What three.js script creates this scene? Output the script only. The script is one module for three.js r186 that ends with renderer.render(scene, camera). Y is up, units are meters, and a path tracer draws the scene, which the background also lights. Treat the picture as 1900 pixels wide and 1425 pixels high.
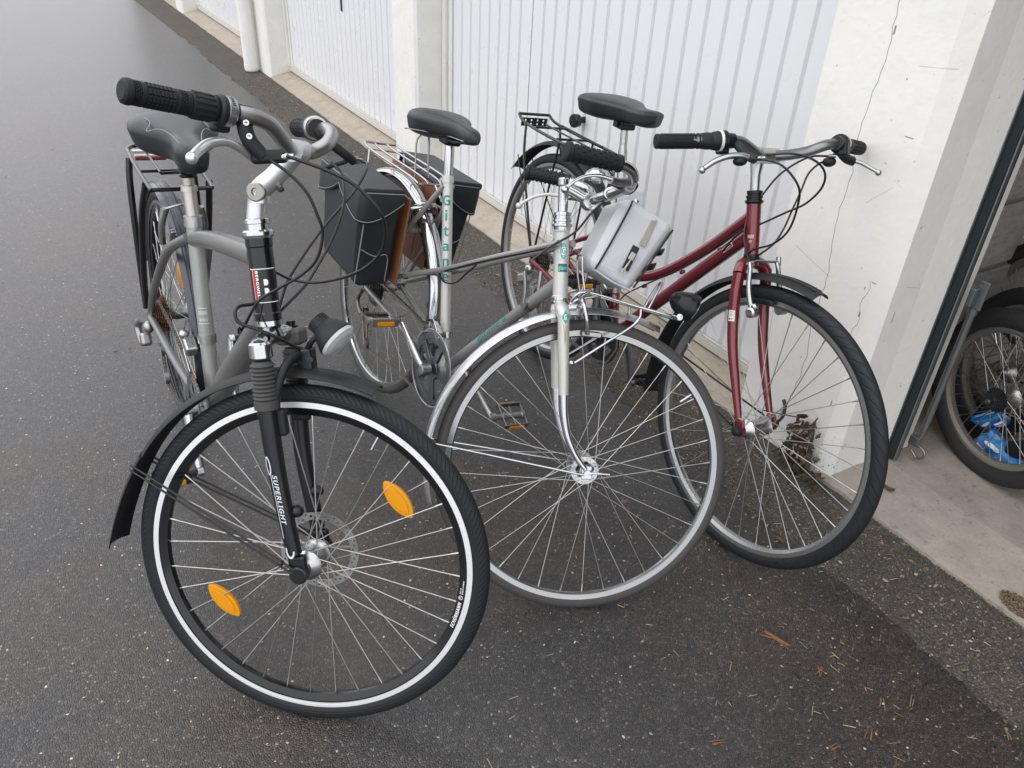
import * as THREE from 'three';
import { mergeGeometries } from 'three/addons/utils/BufferGeometryUtils.js';
import { RoundedBoxGeometry } from 'three/addons/geometries/RoundedBoxGeometry.js';

// ---------------------------------------------------------------- camera, sky, sun, exposure
const scene = new THREE.Scene();
const camera = new THREE.PerspectiveCamera(2 * Math.atan(712.5 / 1470.5) * 180 / Math.PI, 4 / 3, 0.05, 400);
camera.position.set(0, 1.4675, 1.9298);
camera.quaternion.setFromRotationMatrix(new THREE.Matrix4().makeBasis(
  new THREE.Vector3(0.51418, 0.04567, -0.85646), new THREE.Vector3(-0.49028, 0.83499, -0.24982), new THREE.Vector3(0.70373, 0.54836, 0.45173)));
scene.add(camera);
const renderer = new THREE.WebGLRenderer({ antialias: true });
renderer.setSize(1024, 768);
renderer.toneMapping = THREE.LinearToneMapping;
renderer.toneMappingExposure = 1.0;
renderer.shadowMap.enabled = true;
{ // overcast sky: brighter overhead than at the horizon, soft cloud mottling
  const W = 512, H = 256, d = new Float32Array(W * H * 4);
  for (let j = 0; j < H; j++) for (let i = 0; i < W; i++) {
    const el = (j / (H - 1) - 0.5) * Math.PI, az = i / W * Math.PI * 2, s = Math.sin(el), k = (j * W + i) * 4;
    const cloud = 0.05 * Math.sin(az * 3 + 2 * s) * Math.cos(el) + 0.04 * Math.sin(az * 7 + 5 * s + 1) * Math.cos(el);
    const L = s > 0 ? 2.15 * (0.82 + 0.18 * s) * (1 + cloud) : 0.4;
    d[k] = L * 0.985; d[k + 1] = L * 0.99; d[k + 2] = L * 1.035; d[k + 3] = 1;
  }
  const sky = new THREE.DataTexture(d, W, H, THREE.RGBAFormat, THREE.FloatType);
  sky.mapping = THREE.EquirectangularReflectionMapping; sky.magFilter = sky.minFilter = THREE.LinearFilter; sky.needsUpdate = true;
  scene.background = sky; scene.environment = sky;
}
const sun = new THREE.DirectionalLight(0xfff6ea, 0.7);
sun.position.set(-2.6, 8.5, 6.5); sun.target.position.set(-1.5, 0, 0.8);
sun.castShadow = true; sun.shadow.radius = 60; sun.shadow.mapSize.set(2048, 2048);
Object.assign(sun.shadow.camera, { left: -6, right: 6, top: 6, bottom: -6, near: 0.5, far: 30 });
scene.add(sun, sun.target);

// ---------------------------------------------------------------- helpers
let seed = 12345;
const rnd = () => { seed = (seed * 1664525 + 1013904223) >>> 0; return seed / 4294967296; };
const hash = (x, y, s = 0) => { let h = (x * 374761393 + y * 668265263 + s * 974634533) | 0; h = Math.imul(h ^ (h >>> 13), 1274126177); return ((h ^ (h >>> 16)) >>> 0) / 4294967296; };
function vnoise(x, y, per, s = 0) { // tileable value noise
  const xi = Math.floor(x), yi = Math.floor(y), fx = x - xi, fy = y - yi, m = v => ((v % per) + per) % per;
  const u = fx * fx * (3 - 2 * fx), v = fy * fy * (3 - 2 * fy);
  const a = hash(m(xi), m(yi), s), b = hash(m(xi + 1), m(yi), s), c = hash(m(xi), m(yi + 1), s), e = hash(m(xi + 1), m(yi + 1), s);
  return a + (b - a) * u + (c - a) * v + (a - b - c + e) * u * v;
}
const fbm = (x, y, per, s = 0, o = 4) => { let a = 0, w = 0.5; for (let k = 0; k < o; k++) { a += w * vnoise(x * 2 ** k, y * 2 ** k, per * 2 ** k, s + k * 7); w *= 0.5; } return a; };
const V3 = (a) => new THREE.Vector3(a[0], a[1], a[2]);
const clamp = (v, a = 0, b = 1) => Math.max(a, Math.min(b, v));
const lerp = (a, b, t) => a + (b - a) * t;
function numbered(n) { numbered.m ??= {}; const k = numbered.m[n] = (numbered.m[n] ?? -1) + 1; return k ? `${n}_${String(k).padStart(3, '0')}` : n; }
const prep = (g) => { let h = g.index ? g.toNonIndexed() : g; for (const k of Object.keys(h.attributes)) if (!['position', 'normal', 'uv'].includes(k)) h.deleteAttribute(k); if (!h.attributes.uv) h.setAttribute('uv', new THREE.BufferAttribute(new Float32Array(h.attributes.position.count * 2), 2)); return h; };
const merged = (gs) => { const a = (Array.isArray(gs) ? gs.flat(9) : [gs]).map(prep); return a.length === 1 ? a[0] : mergeGeometries(a); };
function mesh(name, gs, mat, parent, mtx) {
  const m = new THREE.Mesh(merged(gs), mat); m.name = parent ? name : numbered(name);
  m.castShadow = m.receiveShadow = true;
  if (mtx) { mtx.decompose(m.position, m.quaternion, m.scale); }
  (parent || scene).add(m); return m;
}
function tag(o, label, category, group, kind) { if (label) o.userData.label = label; if (category) o.userData.category = category; if (group) o.userData.group = group; if (kind) o.userData.kind = kind; return o; }
function thing(name, label, category, pos = [0, 0, 0], basis = null, group) {
  const o = new THREE.Group(); o.name = numbered(name); o.position.set(...pos);
  if (basis) o.quaternion.setFromRotationMatrix(new THREE.Matrix4().makeBasis(V3(basis[0]), V3(basis[1]), V3(basis[2])));
  scene.add(o); return tag(o, label, category, group);
}
function sub(name, parent, mtx) { const g = new THREE.Group(); g.name = name; if (mtx) mtx.decompose(g.position, g.quaternion, g.scale); parent.add(g); return g; }
// sweep a round (or oval) section along points; r is a number or f(t)
function sweep(P, r, { n = 10, seg = null, curve = true, cap = true, sy = 1, tension } = {}) {
  let pts = P.map(p => Array.isArray(p) ? V3(p) : p);
  if (curve && pts.length > 2) { const c = new THREE.CatmullRomCurve3(pts, false, 'centripetal'); pts = c.getSpacedPoints(seg ?? Math.max(8, pts.length * 6)); }
  const N = pts.length, R = typeof r === 'function' ? r : () => r, pos = [], nor = [], uv = [], idx = [];
  const T = pts.map((p, i) => pts[Math.min(N - 1, i + 1)].clone().sub(pts[Math.max(0, i - 1)]).normalize());
  let nn = Math.abs(T[0].z) < 0.9 ? new THREE.Vector3(0, 0, 1) : new THREE.Vector3(0, 1, 0); let len = 0;
  for (let i = 0; i < N; i++) {
    if (i) len += pts[i].distanceTo(pts[i - 1]);
    nn.addScaledVector(T[i], -nn.dot(T[i])).normalize(); const b = T[i].clone().cross(nn), rad = R(i / (N - 1));
    for (let j = 0; j <= n; j++) { const a = j / n * Math.PI * 2, c = Math.cos(a), s = Math.sin(a) * sy; const v = nn.clone().multiplyScalar(c).addScaledVector(b, s);
      pos.push(pts[i].x + v.x * rad, pts[i].y + v.y * rad, pts[i].z + v.z * rad); v.normalize(); nor.push(v.x, v.y, v.z); uv.push(j / n, len); }
  }
  for (let i = 0; i < N - 1; i++) for (let j = 0; j < n; j++) { const a = i * (n + 1) + j, b = a + n + 1; idx.push(a, a + 1, b, b, a + 1, b + 1); }
  if (cap) for (const e of [0, N - 1]) { const t = T[e].clone().multiplyScalar(e ? 1 : -1), c = pos.length / 3; pos.push(pts[e].x, pts[e].y, pts[e].z); nor.push(t.x, t.y, t.z); uv.push(0.5, 0.5);
    for (let j = 0; j <= n; j++) { const k = (e * (n + 1) + j) * 3; pos.push(pos[k], pos[k + 1], pos[k + 2]); nor.push(t.x, t.y, t.z); uv.push(0.5, 0.5); }
    for (let j = 0; j < n; j++) e ? idx.push(c, c + 1 + j, c + 2 + j) : idx.push(c, c + 2 + j, c + 1 + j); }
  const g = new THREE.BufferGeometry(); g.setAttribute('position', new THREE.Float32BufferAttribute(pos, 3)); g.setAttribute('normal', new THREE.Float32BufferAttribute(nor, 3)); g.setAttribute('uv', new THREE.Float32BufferAttribute(uv, 2)); g.setIndex(idx); return g;
}
const bar = (a, b, r, n = 12) => sweep([a, b], r, { n, curve: false });
const cone = (a, b, r0, r1, n = 16) => sweep([a, b], t => lerp(r0, r1, t), { n, curve: false });
// stack of rings along an axis: steps [[distance, radius], ...] with hard edges
function turned(a, dir, steps, n = 24) {
  const d = V3(dir).normalize(), pts = []; for (const [h, r] of steps) pts.push(new THREE.Vector2(Math.max(r, 1e-4), h));
  const q = new THREE.Quaternion().setFromUnitVectors(new THREE.Vector3(0, 1, 0), d);
  const g = new THREE.LatheGeometry(pts, n).toNonIndexed(); g.computeVertexNormals(); // hard steps
  const nrm = smoothRound(g); return nrm.applyQuaternion(q).translate(...a);
}
function smoothRound(g) { // keep steps hard along the profile, smooth around the axis (axis = y)
  const p = g.attributes.position, n = g.attributes.normal;
  for (let i = 0; i < p.count; i += 3) {
    const nx = (n.getX(i)), nz = n.getZ(i), ny = n.getY(i), rad = Math.hypot(nx, nz);
    const cx = (p.getX(i) + p.getX(i + 1) + p.getX(i + 2)), cz = (p.getZ(i) + p.getZ(i + 1) + p.getZ(i + 2)), sg = Math.sign(nx * cx + nz * cz) || 1;
    for (let k = 0; k < 3; k++) { const x = p.getX(i + k), z = p.getZ(i + k), l = Math.hypot(x, z); if (l > 1e-3) n.setXYZ(i + k, sg * x / l * rad, ny, sg * z / l * rad); }
  } return g;
}
// profile [[r, z], ...] revolved round the z axis
function revolve(prof, seg = 96, hard = false) {
  let g = new THREE.LatheGeometry(prof.map(p => new THREE.Vector2(p[0], p[1])), seg);
  if (hard) { g = g.toNonIndexed(); g.computeVertexNormals(); smoothRound(g); }
  return g.rotateX(Math.PI / 2);
}
const rbox = (w, h, d, r = 0.003, s = 2) => new RoundedBoxGeometry(w, h, d, s, Math.min(r, w / 2.01, h / 2.01, d / 2.01));
function xf(g, pos = [0, 0, 0], rot = [0, 0, 0], sc = [1, 1, 1]) { return g.clone().applyMatrix4(new THREE.Matrix4().compose(V3(pos), new THREE.Quaternion().setFromEuler(new THREE.Euler(...rot)), V3(sc))); }
const ball = (p, r, sc = [1, 1, 1], n = 16) => xf(new THREE.SphereGeometry(r, n, Math.ceil(n * 0.7)), p, [0, 0, 0], sc);
function extr(shape, depth, bevel = 0, seg = 12) { return new THREE.ExtrudeGeometry(shape, { depth, bevelEnabled: bevel > 0, bevelSize: bevel, bevelThickness: bevel, bevelSegments: 2, curveSegments: seg }); }
function poly(pts) { const s = new THREE.Shape(); pts.forEach((p, i) => i ? s.lineTo(...p) : s.moveTo(...p)); s.closePath(); return s; }
const align = (a, b, side = [0, 0, 1]) => { // matrix whose y runs a->b, z toward side, origin at a
  const y = V3(b).sub(V3(a)).normalize(), x = y.clone().cross(V3(side)).normalize(), z = x.clone().cross(y); return new THREE.Matrix4().makeBasis(x, y, z).setPosition(...a);
};
// curved mudguard: ring arc a0..a1 (deg, z axis), width w, crown height h, thickness t
function fender(R, a0, a1, w, h, t = 0.0016, seg = 60, nz = 10, Rend = R, lip = 0) {
  const pos = [], uv = [], idx = []; const ring = (k, i) => { const f = i / seg, a = lerp(a0, a1, f) * Math.PI / 180, RR = lerp(R, Rend, f * f); for (let j = 0; j <= nz; j++) { const u = j / nz * 2 - 1, r = RR + h * (1 - Math.pow(Math.abs(u), 2.4)) - h - k * t - lip * (Math.abs(u) > 0.85 ? 1 : 0); pos.push(Math.cos(a) * r, Math.sin(a) * r, u * w / 2 * (1 - k * 0.02)); uv.push(f * 4, j / nz); } };
  for (let i = 0; i <= seg; i++) { ring(0, i); ring(1, i); }
  const S = nz + 1, at = (i, k, j) => (i * 2 + k) * S + j;
  for (let i = 0; i < seg; i++) { for (let j = 0; j < nz; j++) { idx.push(at(i, 0, j), at(i + 1, 0, j), at(i, 0, j + 1), at(i + 1, 0, j), at(i + 1, 0, j + 1), at(i, 0, j + 1)); idx.push(at(i, 1, j), at(i, 1, j + 1), at(i + 1, 1, j), at(i + 1, 1, j), at(i, 1, j + 1), at(i + 1, 1, j + 1)); }
    for (const j of [0, nz]) { const A = [at(i, 0, j), at(i, 1, j), at(i + 1, 0, j), at(i + 1, 1, j)]; j ? idx.push(A[0], A[2], A[1], A[1], A[2], A[3]) : idx.push(A[0], A[1], A[2], A[1], A[3], A[2]); } }
  for (const i of [0, seg]) for (let j = 0; j < nz; j++) { const A = [at(i, 0, j), at(i, 0, j + 1), at(i, 1, j), at(i, 1, j + 1)]; i ? idx.push(A[0], A[2], A[1], A[1], A[2], A[3]) : idx.push(A[0], A[1], A[2], A[1], A[3], A[2]); }
  const g = new THREE.BufferGeometry(); g.setAttribute('position', new THREE.Float32BufferAttribute(pos, 3)); g.setAttribute('uv', new THREE.Float32BufferAttribute(uv, 2)); g.setIndex(idx); g.computeVertexNormals(); return g;
}
// closed loft through rings of points
function loft(rings) {
  const n = rings[0].length, pos = [], uv = [], idx = [];
  rings.forEach((r, i) => r.forEach((p, j) => { pos.push(...p); uv.push(j / n, i / rings.length); }));
  for (let i = 0; i < rings.length - 1; i++) for (let j = 0; j < n; j++) { const a = i * n + j, b = i * n + (j + 1) % n; idx.push(a, b, a + n, b, b + n, a + n); }
  for (const e of [0, rings.length - 1]) { const c = pos.length / 3, m = [0, 1, 2].map(k => rings[e].reduce((s, p) => s + p[k], 0) / n); pos.push(...m); uv.push(0.5, 0.5); for (let j = 0; j < n; j++) { const a = e * n + j, b = e * n + (j + 1) % n; e ? idx.push(c, a, b) : idx.push(c, b, a); } }
  const g = new THREE.BufferGeometry(); g.setAttribute('position', new THREE.Float32BufferAttribute(pos, 3)); g.setAttribute('uv', new THREE.Float32BufferAttribute(uv, 2)); g.setIndex(idx); g.computeVertexNormals(); return g;
}
function dataTex(n, f, { srgb = false, rep = [1, 1], m = n } = {}) { // f(i, j) -> [r, g, b] 0..1 or a number
  const d = new Uint8Array(n * m * 4);
  for (let j = 0; j < m; j++) for (let i = 0; i < n; i++) { const v = f(i, j), k = (j * n + i) * 4, a = Array.isArray(v) ? v : [v, v, v]; for (let c = 0; c < 3; c++) d[k + c] = clamp(a[c]) * 255; d[k + 3] = 255; }
  const t = new THREE.DataTexture(d, n, m, THREE.RGBAFormat); t.wrapS = t.wrapT = THREE.RepeatWrapping; t.magFilter = THREE.LinearFilter; t.minFilter = THREE.LinearMipmapLinearFilter; t.generateMipmaps = true;
  if (srgb) t.colorSpace = THREE.SRGBColorSpace; t.repeat.set(...rep); t.needsUpdate = true; return t;
}
const l2s = (v) => v <= 0.0031308 ? v * 12.92 : 1.055 * Math.pow(v, 1 / 2.4) - 0.055;
function canvasTex(w, h, draw, srgb = true) { const c = document.createElement('canvas'); c.width = w; c.height = h; const x = c.getContext('2d'); draw(x, w, h); const t = new THREE.CanvasTexture(c); if (srgb) t.colorSpace = THREE.SRGBColorSpace; t.anisotropy = 8; return t; }

// ---------------------------------------------------------------- materials
const std = (o) => new THREE.MeshStandardMaterial(o), phy = (o) => new THREE.MeshPhysicalMaterial(o), lin = (r, g, b) => new THREE.Color().setRGB(r, g, b);
const grain = dataTex(256, (i, j) => 0.5 + 0.5 * (fbm(i / 8, j / 8, 32, 3, 3) - 0.45) + 0.15 * (hash(i, j) - 0.5), { rep: [4, 4] });
const smudge = dataTex(256, (i, j) => { const a = fbm(i / 32, j / 32, 8, 5, 5), b = hash(i, j, 4); return [0, clamp(0.72 + 0.5 * (a - 0.45) + (b > 0.985 ? 0.25 : 0)), 1]; });
const wear = (c, spots, sp) => dataTex(256, (i, j) => { const a = fbm(i / 16, j / 16, 16, 11, 4), s = fbm(i / 3, j / 3, 85, 17, 2) > spots ? 1 : 0; return c.map((v, k) => l2s(lerp(v * (0.9 + 0.22 * (a - 0.45)), sp[k], s * 0.8))); }, { srgb: true });
const M = {
  rubber: phy({ color: lin(0.011, 0.012, 0.014), specularIntensity: 0.6, roughness: 0.62, bumpMap: grain, bumpScale: 0.0003 }),
  rubberGrey: std({ color: lin(0.052, 0.05, 0.05), roughness: 0.8, bumpMap: grain, bumpScale: 0.0004 }),
  plastic: phy({ color: lin(0.008, 0.009, 0.011), specularIntensity: 0.7, roughness: 0.4, roughnessMap: smudge }),
  plasticMat: phy({ color: lin(0.013, 0.014, 0.016), specularIntensity: 0.65, roughness: 0.5, bumpMap: grain, bumpScale: 0.0002 }),
  cable: std({ color: lin(0.007, 0.007, 0.008), roughness: 0.35 }),
  chrome: std({ color: lin(0.5, 0.505, 0.515), metalness: 1, roughness: 0.2, roughnessMap: smudge }),
  aluLight: std({ color: lin(0.62, 0.625, 0.63), metalness: 0.75, roughness: 0.42, roughnessMap: smudge }),
  alu: std({ color: lin(0.46, 0.465, 0.465), metalness: 1, roughness: 0.4, roughnessMap: smudge }),
  aluDull: std({ color: lin(0.36, 0.36, 0.355), metalness: 1, roughness: 0.52, roughnessMap: smudge }),
  aluGrey: std({ color: lin(0.23, 0.238, 0.25), metalness: 1, roughness: 0.45, roughnessMap: smudge }),
  chromeWorn: std({ map: wear([0.36, 0.365, 0.37], 0.72, [0.2, 0.19, 0.18]), metalness: 1, roughness: 0.26, roughnessMap: smudge }),
  steel: std({ color: lin(0.28, 0.265, 0.245), metalness: 1, roughness: 0.42, roughnessMap: smudge }),
  spoke: std({ color: lin(0.47, 0.47, 0.455), metalness: 1, roughness: 0.32 }),
  frameGrey: phy({ map: wear([0.2, 0.203, 0.2], 0.86, [0.11, 0.11, 0.1]), metalness: 0.55, roughness: 0.4, clearcoat: 0.6, clearcoatRoughness: 0.2 }),
  frameLight: phy({ map: wear([0.42, 0.425, 0.41], 0.86, [0.2, 0.19, 0.17]), metalness: 0.5, roughness: 0.38, clearcoat: 0.5, clearcoatRoughness: 0.25 }),
  gloss: phy({ color: lin(0.005, 0.0055, 0.007), specularIntensity: 0.4, roughness: 0.25, clearcoat: 0.6, clearcoatRoughness: 0.1 }),
  satin: phy({ map: wear([0.007, 0.0075, 0.01], 0.9, [0.04, 0.04, 0.04]), specularIntensity: 0.5, roughness: 0.4, clearcoat: 0.4, clearcoatRoughness: 0.25 }),
  silverPaint: phy({ map: wear([0.34, 0.345, 0.335], 0.84, [0.16, 0.14, 0.11]), metalness: 0.45, roughness: 0.42, clearcoat: 0.4, clearcoatRoughness: 0.3 }),
  silverCream: phy({ map: wear([0.56, 0.56, 0.53], 0.85, [0.34, 0.31, 0.26]), metalness: 0.3, roughness: 0.4, clearcoat: 0.5, clearcoatRoughness: 0.25 }),
  red: phy({ map: wear([0.17, 0.009, 0.02], 0.895, [0.5, 0.4, 0.4]), metalness: 0.3, roughness: 0.34, clearcoat: 0.9, clearcoatRoughness: 0.12 }),
  amber: phy({ color: lin(0.6, 0.24, 0.0), specularIntensity: 0.4, roughness: 0.3, clearcoat: 0.35, clearcoatRoughness: 0.1, bumpMap: dataTex(64, (i, j) => Math.abs((i % 8) / 4 - 1) * 0.5 + Math.abs((j % 8) / 4 - 1) * 0.5), bumpScale: 0.0008 }),
  redLens: phy({ color: lin(0.16, 0.018, 0.008), roughness: 0.2, clearcoat: 1 }),
  lens: phy({ color: lin(0.8, 0.82, 0.82), roughness: 0.12, transmission: 0.45, thickness: 0, ior: 1.5, clearcoat: 1, bumpMap: dataTex(64, (i) => Math.abs((i % 16) / 8 - 1)), bumpScale: 0.001 }),
  lensW: phy({ color: lin(0.7, 0.72, 0.74), roughness: 0.1, metalness: 0.5, clearcoat: 1 }),
  rust: std({ color: lin(0.13, 0.062, 0.03), metalness: 0.5, roughness: 0.62 }),
  vinyl: phy({ color: lin(0.016, 0.019, 0.023), specularIntensity: 0.7, roughness: 0.45, clearcoat: 0.1, clearcoatRoughness: 0.4, bumpMap: grain, bumpScale: 0.0004 }),
  saddle: phy({ color: lin(0.017, 0.019, 0.023), specularIntensity: 0.8, roughness: 0.4, clearcoat: 0.12, clearcoatRoughness: 0.5, bumpMap: grain, bumpScale: 0.0003 }),
  bagGrey: phy({ color: lin(0.44, 0.455, 0.465), roughness: 0.48, clearcoat: 0.2, clearcoatRoughness: 0.4, bumpMap: grain, bumpScale: 0.0004 }),
  thread: std({ color: lin(0.22, 0.23, 0.24), roughness: 0.8 }),
  board: std({ map: dataTex(256, (i, j) => { const g = fbm(i / 5, j / 64, 51, 21, 4), k = 0.8 + 0.5 * (g - 0.45) + (i % 64 < 2 ? -0.35 : 0); return [0.25 * k, 0.105 * k, 0.045 * k].map(l2s); }, { srgb: true }), roughness: 0.55 }),
  white: std({ color: lin(0.7, 0.7, 0.68), roughness: 0.5 }),
  galv: std({ color: lin(0.24, 0.25, 0.255), metalness: 0.8, roughness: 0.5, roughnessMap: smudge }),
  darkSteel: std({ map: wear([0.035, 0.04, 0.045], 0.8, [0.12, 0.1, 0.08]), metalness: 0.6, roughness: 0.45 }),
};
const decal = (w, h, draw, o = {}) => std({ map: canvasTex(w, h, draw), transparent: true, roughness: 0.4, ...o });
// patch bent round the y axis (radius r, centred on angle c from +z toward +x, wide span rad), from y0 to y1
function bent(r, c, span, y0, y1, n = 16) { const g = new THREE.CylinderGeometry(r, r, y1 - y0, n, 1, true, c - span / 2, span); return g.translate(0, (y0 + y1) / 2, 0); }

// ---------------------------------------------------------------- ground
const zEdge = (x) => 0.445 + 0.045 * (fbm(x * 1.7 + 40, 3.3, 9999, 1, 3) - 0.45) * 2 + 0.022 * (fbm(x * 14 + 7, 1.2, 9999, 2, 3) - 0.45) * 2 + 0.009 * (hash(Math.round(x * 90), 5) - 0.5);
function aggregate(n, cell, cols, s, gap) { // tileable stones in a binder: [colour map, height map]
  const N = Math.round(n / cell), px = new Float32Array(N * N * 2), H = new Float32Array(n * n), id = new Int32Array(n * n), E = new Float32Array(n * n);
  for (let k = 0; k < N * N; k++) { px[2 * k] = hash(k, 1, s); px[2 * k + 1] = hash(k, 2, s); }
  for (let j = 0; j < n; j++) for (let i = 0; i < n; i++) {
    const u = i / n * N, v = j / n * N, cu = Math.floor(u), cv = Math.floor(v); let d1 = 9, d2 = 9, b = 0;
    for (let q = -1; q < 2; q++) for (let p = -1; p < 2; p++) { const a = (cu + p + N) % N, c = (cv + q + N) % N, k = c * N + a, dx = cu + p + px[2 * k] - u, dy = cv + q + px[2 * k + 1] - v, d = dx * dx + dy * dy; if (d < d1) { d2 = d1; d1 = d; b = k; } else if (d < d2) d2 = d; }
    const e = Math.sqrt(d2) - Math.sqrt(d1), o = j * n + i; id[o] = b; E[o] = e;
    const top = 0.35 + 0.65 * hash(b, 7, s); H[o] = clamp(Math.min(1, e * 2.6) * top * 0.85 + 0.12 * fbm(i / 6, j / 6, Math.round(n / 6), s, 2));
  }
  const map = dataTex(n, (i, j) => { const o = j * n + i, b = id[o], q = hash(b, 9, s), c = cols.find(z => q < z[0])[1], t = 0.5 + 1.0 * hash(b, 11, s), m = clamp((E[o] - gap) * 9); const f = 0.8 + 0.4 * fbm(i / 64, j / 64, n / 64, s + 3, 3); return [0, 1, 2].map(k => l2s(lerp(0.02, c[k] * t, m) * f)); }, { srgb: true });
  return [map, dataTex(n, (i, j) => H[j * n + i])];
}
const [roadMap, roadH] = aggregate(2048, 8, [[0.6, [0.034, 0.032, 0.031]], [0.86, [0.058, 0.053, 0.05]], [0.975, [0.085, 0.074, 0.065]], [0.995, [0.15, 0.14, 0.13]], [1.01, [0.4, 0.38, 0.35]]], 1, 0.08);
const [vergeMap, vergeH] = aggregate(1024, 7, [[0.6, [0.075, 0.066, 0.054]], [0.87, [0.1, 0.087, 0.071]], [0.975, [0.14, 0.12, 0.098]], [0.995, [0.2, 0.18, 0.15]], [1.01, [0.36, 0.33, 0.29]]], 5, 0.06);
const road = phy({ map: roadMap, bumpMap: roadH, bumpScale: 0.0034, roughness: 0.34, clearcoat: 0.3, clearcoatRoughness: 0.32, vertexColors: true });
const verge = std({ map: vergeMap, bumpMap: vergeH, bumpScale: 0.0022, roughness: 0.8 });
function grid(xs, rows, yz, tile, tint) {
  const pos = [], uv = [], col = [], idx = [], R = rows.length;
  for (const x of xs) rows.forEach((o, j) => { const [y, z] = yz(x, o, j); pos.push(x, y, z); uv.push(x / tile, z / tile); const c = tint ? tint(x, z) : [1, 1, 1]; col.push(...c); });
  for (let i = 0; i < xs.length - 1; i++) for (let j = 0; j < R - 1; j++) { const a = i * R + j, b = a + R; idx.push(a, a + 1, b, b, a + 1, b + 1); }
  const g = new THREE.BufferGeometry(); g.setAttribute('position', new THREE.Float32BufferAttribute(pos, 3)); g.setAttribute('uv', new THREE.Float32BufferAttribute(uv, 2)); if (tint) g.setAttribute('color', new THREE.Float32BufferAttribute(col, 3)); g.setIndex(idx); g.computeVertexNormals(); return g;
}
const xsG = []; for (let x = -60; x < -9; x += 1.5) xsG.push(x); for (let x = -9; x < -4; x += 0.05) xsG.push(x); for (let x = -4; x < 1; x += 0.022) xsG.push(x); for (let x = 1; x < 40; x += 1.5) xsG.push(x);
{
  const rows = [0, 0.03]; for (let o = 0.08; o < 2.2; o += 0.05) rows.push(o); rows.push(2.6, 3.4, 5, 9, 20, 60);
  const tint = (x, z) => { // brown soil stain in ragged patches, none of it following the light
    const a = fbm(x * 1.6 + 50, z * 1.6 + 50, 9999, 31, 4), b = fbm(x * 9 + 50, z * 9 + 50, 9999, 33, 3), k = clamp((a + 0.35 * (b - 0.45) - 0.44) * 7), w = 0.9 + 0.25 * (fbm(x * 0.8 + 9, z * 0.8 + 9, 9999, 35, 3) - 0.45);
    return [lerp(0.95, 1.12, k) * w, lerp(0.95, 0.96, k) * w, lerp(0.98, 0.82, k) * w]; };
  const g = grid(xsG, rows, (x, o, j) => [j ? 0 : -0.004, zEdge(x) + o], 1.25, tint);
  const m = new THREE.Mesh(g, road); m.name = 'asphalt_road'; m.receiveShadow = true; scene.add(m); tag(m, 'wet dark asphalt driveway in front of the garages', null, null, 'structure');
  const v = new THREE.Mesh(grid(xsG, [-0.6, 0, 0.25, 0.5, 0.75, 1, 1.08], (x, o) => [o < 0 ? -0.02 : -0.002 - 0.006 * o, 0.166 + (zEdge(x) - 0.166) * o], 0.62), verge);
  v.name = 'gravel_verge'; v.receiveShadow = true; scene.add(v); tag(v, 'dry brownish gritty strip along the foot of the garages', null, null, 'structure');
}
// ---------------------------------------------------------------- garages
const wallTex = (W, H, mw, mh, extra) => { const t = canvasTex(W, H, (c) => {
  c.fillStyle = '#e2e2dd'; c.fillRect(0, 0, W, H); let s = 77 + W; const r = () => { s = (s * 1664525 + 1013904223) >>> 0; return s / 4294967296; };
  for (let k = 0; k < 900; k++) { const v = 205 + r() * 35, a = 0.05 + 0.07 * r(); c.fillStyle = `rgba(${v},${v},${v - 5},${a})`; c.beginPath(); c.ellipse(r() * W, r() * H, 6 + r() * 40, 6 + r() * 60, r() * 3, 0, 7); c.fill(); }
  for (let k = 0; k < 240; k++) { c.fillStyle = `rgba(${90 + r() * 60},${85 + r() * 55},${75 + r() * 50},${0.15 + 0.4 * r()})`; const z = 0.6 + r() * 1.7; c.beginPath(); c.ellipse(r() * W, r() * H, z, z * (0.5 + r()), r() * 3, 0, 7); c.fill(); }
  for (let k = 0; k < 26; k++) { c.strokeStyle = `rgba(140,138,130,${0.15 + 0.3 * r()})`; c.lineWidth = 0.6 + r(); const x = r() * W, y = r() * H; c.beginPath(); c.moveTo(x, y); c.lineTo(x + (r() - 0.5) * 60, y + (r() - 0.5) * 40); c.stroke(); }
  extra && extra(c, r); }); t.wrapS = t.wrapT = THREE.RepeatWrapping; t.repeat.set(1 / mw, 1 / mh); return t; };
const plasterBump = dataTex(256, (i, j) => 0.5 + 0.6 * (fbm(i / 10, j / 10, 26, 41, 4) - 0.45), { rep: [2.5, 2.5] });
const wallMat = std({ map: wallTex(512, 1024, 0.6, 1.2), bumpMap: plasterBump, bumpScale: 0.0015, roughness: 0.75 });
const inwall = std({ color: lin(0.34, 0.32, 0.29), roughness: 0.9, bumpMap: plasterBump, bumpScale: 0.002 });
// prism from a plan [[x, z], ...] between heights, uv in metres (run along the wall, height)
function prism(plan, y0, y1, cap = true) {
  const pos = [], uv = []; let run = 0; const n = plan.length;
  for (let i = 0; i < n; i++) { const a = plan[i], b = plan[(i + 1) % n], L = Math.hypot(b[0] - a[0], b[1] - a[1]); pos.push(a[0], y0, a[1], b[0], y0, b[1], b[0], y1, b[1], a[0], y0, a[1], b[0], y1, b[1], a[0], y1, a[1]); uv.push(run, y0, run + L, y0, run + L, y1, run, y0, run + L, y1, run, y1); run += L; }
  if (cap) for (const y of [y0, y1]) for (const t of THREE.ShapeUtils.triangulateShape(plan.map(p => new THREE.Vector2(p[0], -p[1])), [])) for (const k of (y === y1 ? t : [t[0], t[2], t[1]])) { pos.push(plan[k][0], y, plan[k][1]); uv.push(plan[k][0], plan[k][1]); }
  const g = new THREE.BufferGeometry(); g.setAttribute('position', new THREE.Float32BufferAttribute(pos, 3)); g.setAttribute('uv', new THREE.Float32BufferAttribute(uv, 2)); g.computeVertexNormals(); return g;
}
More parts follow.
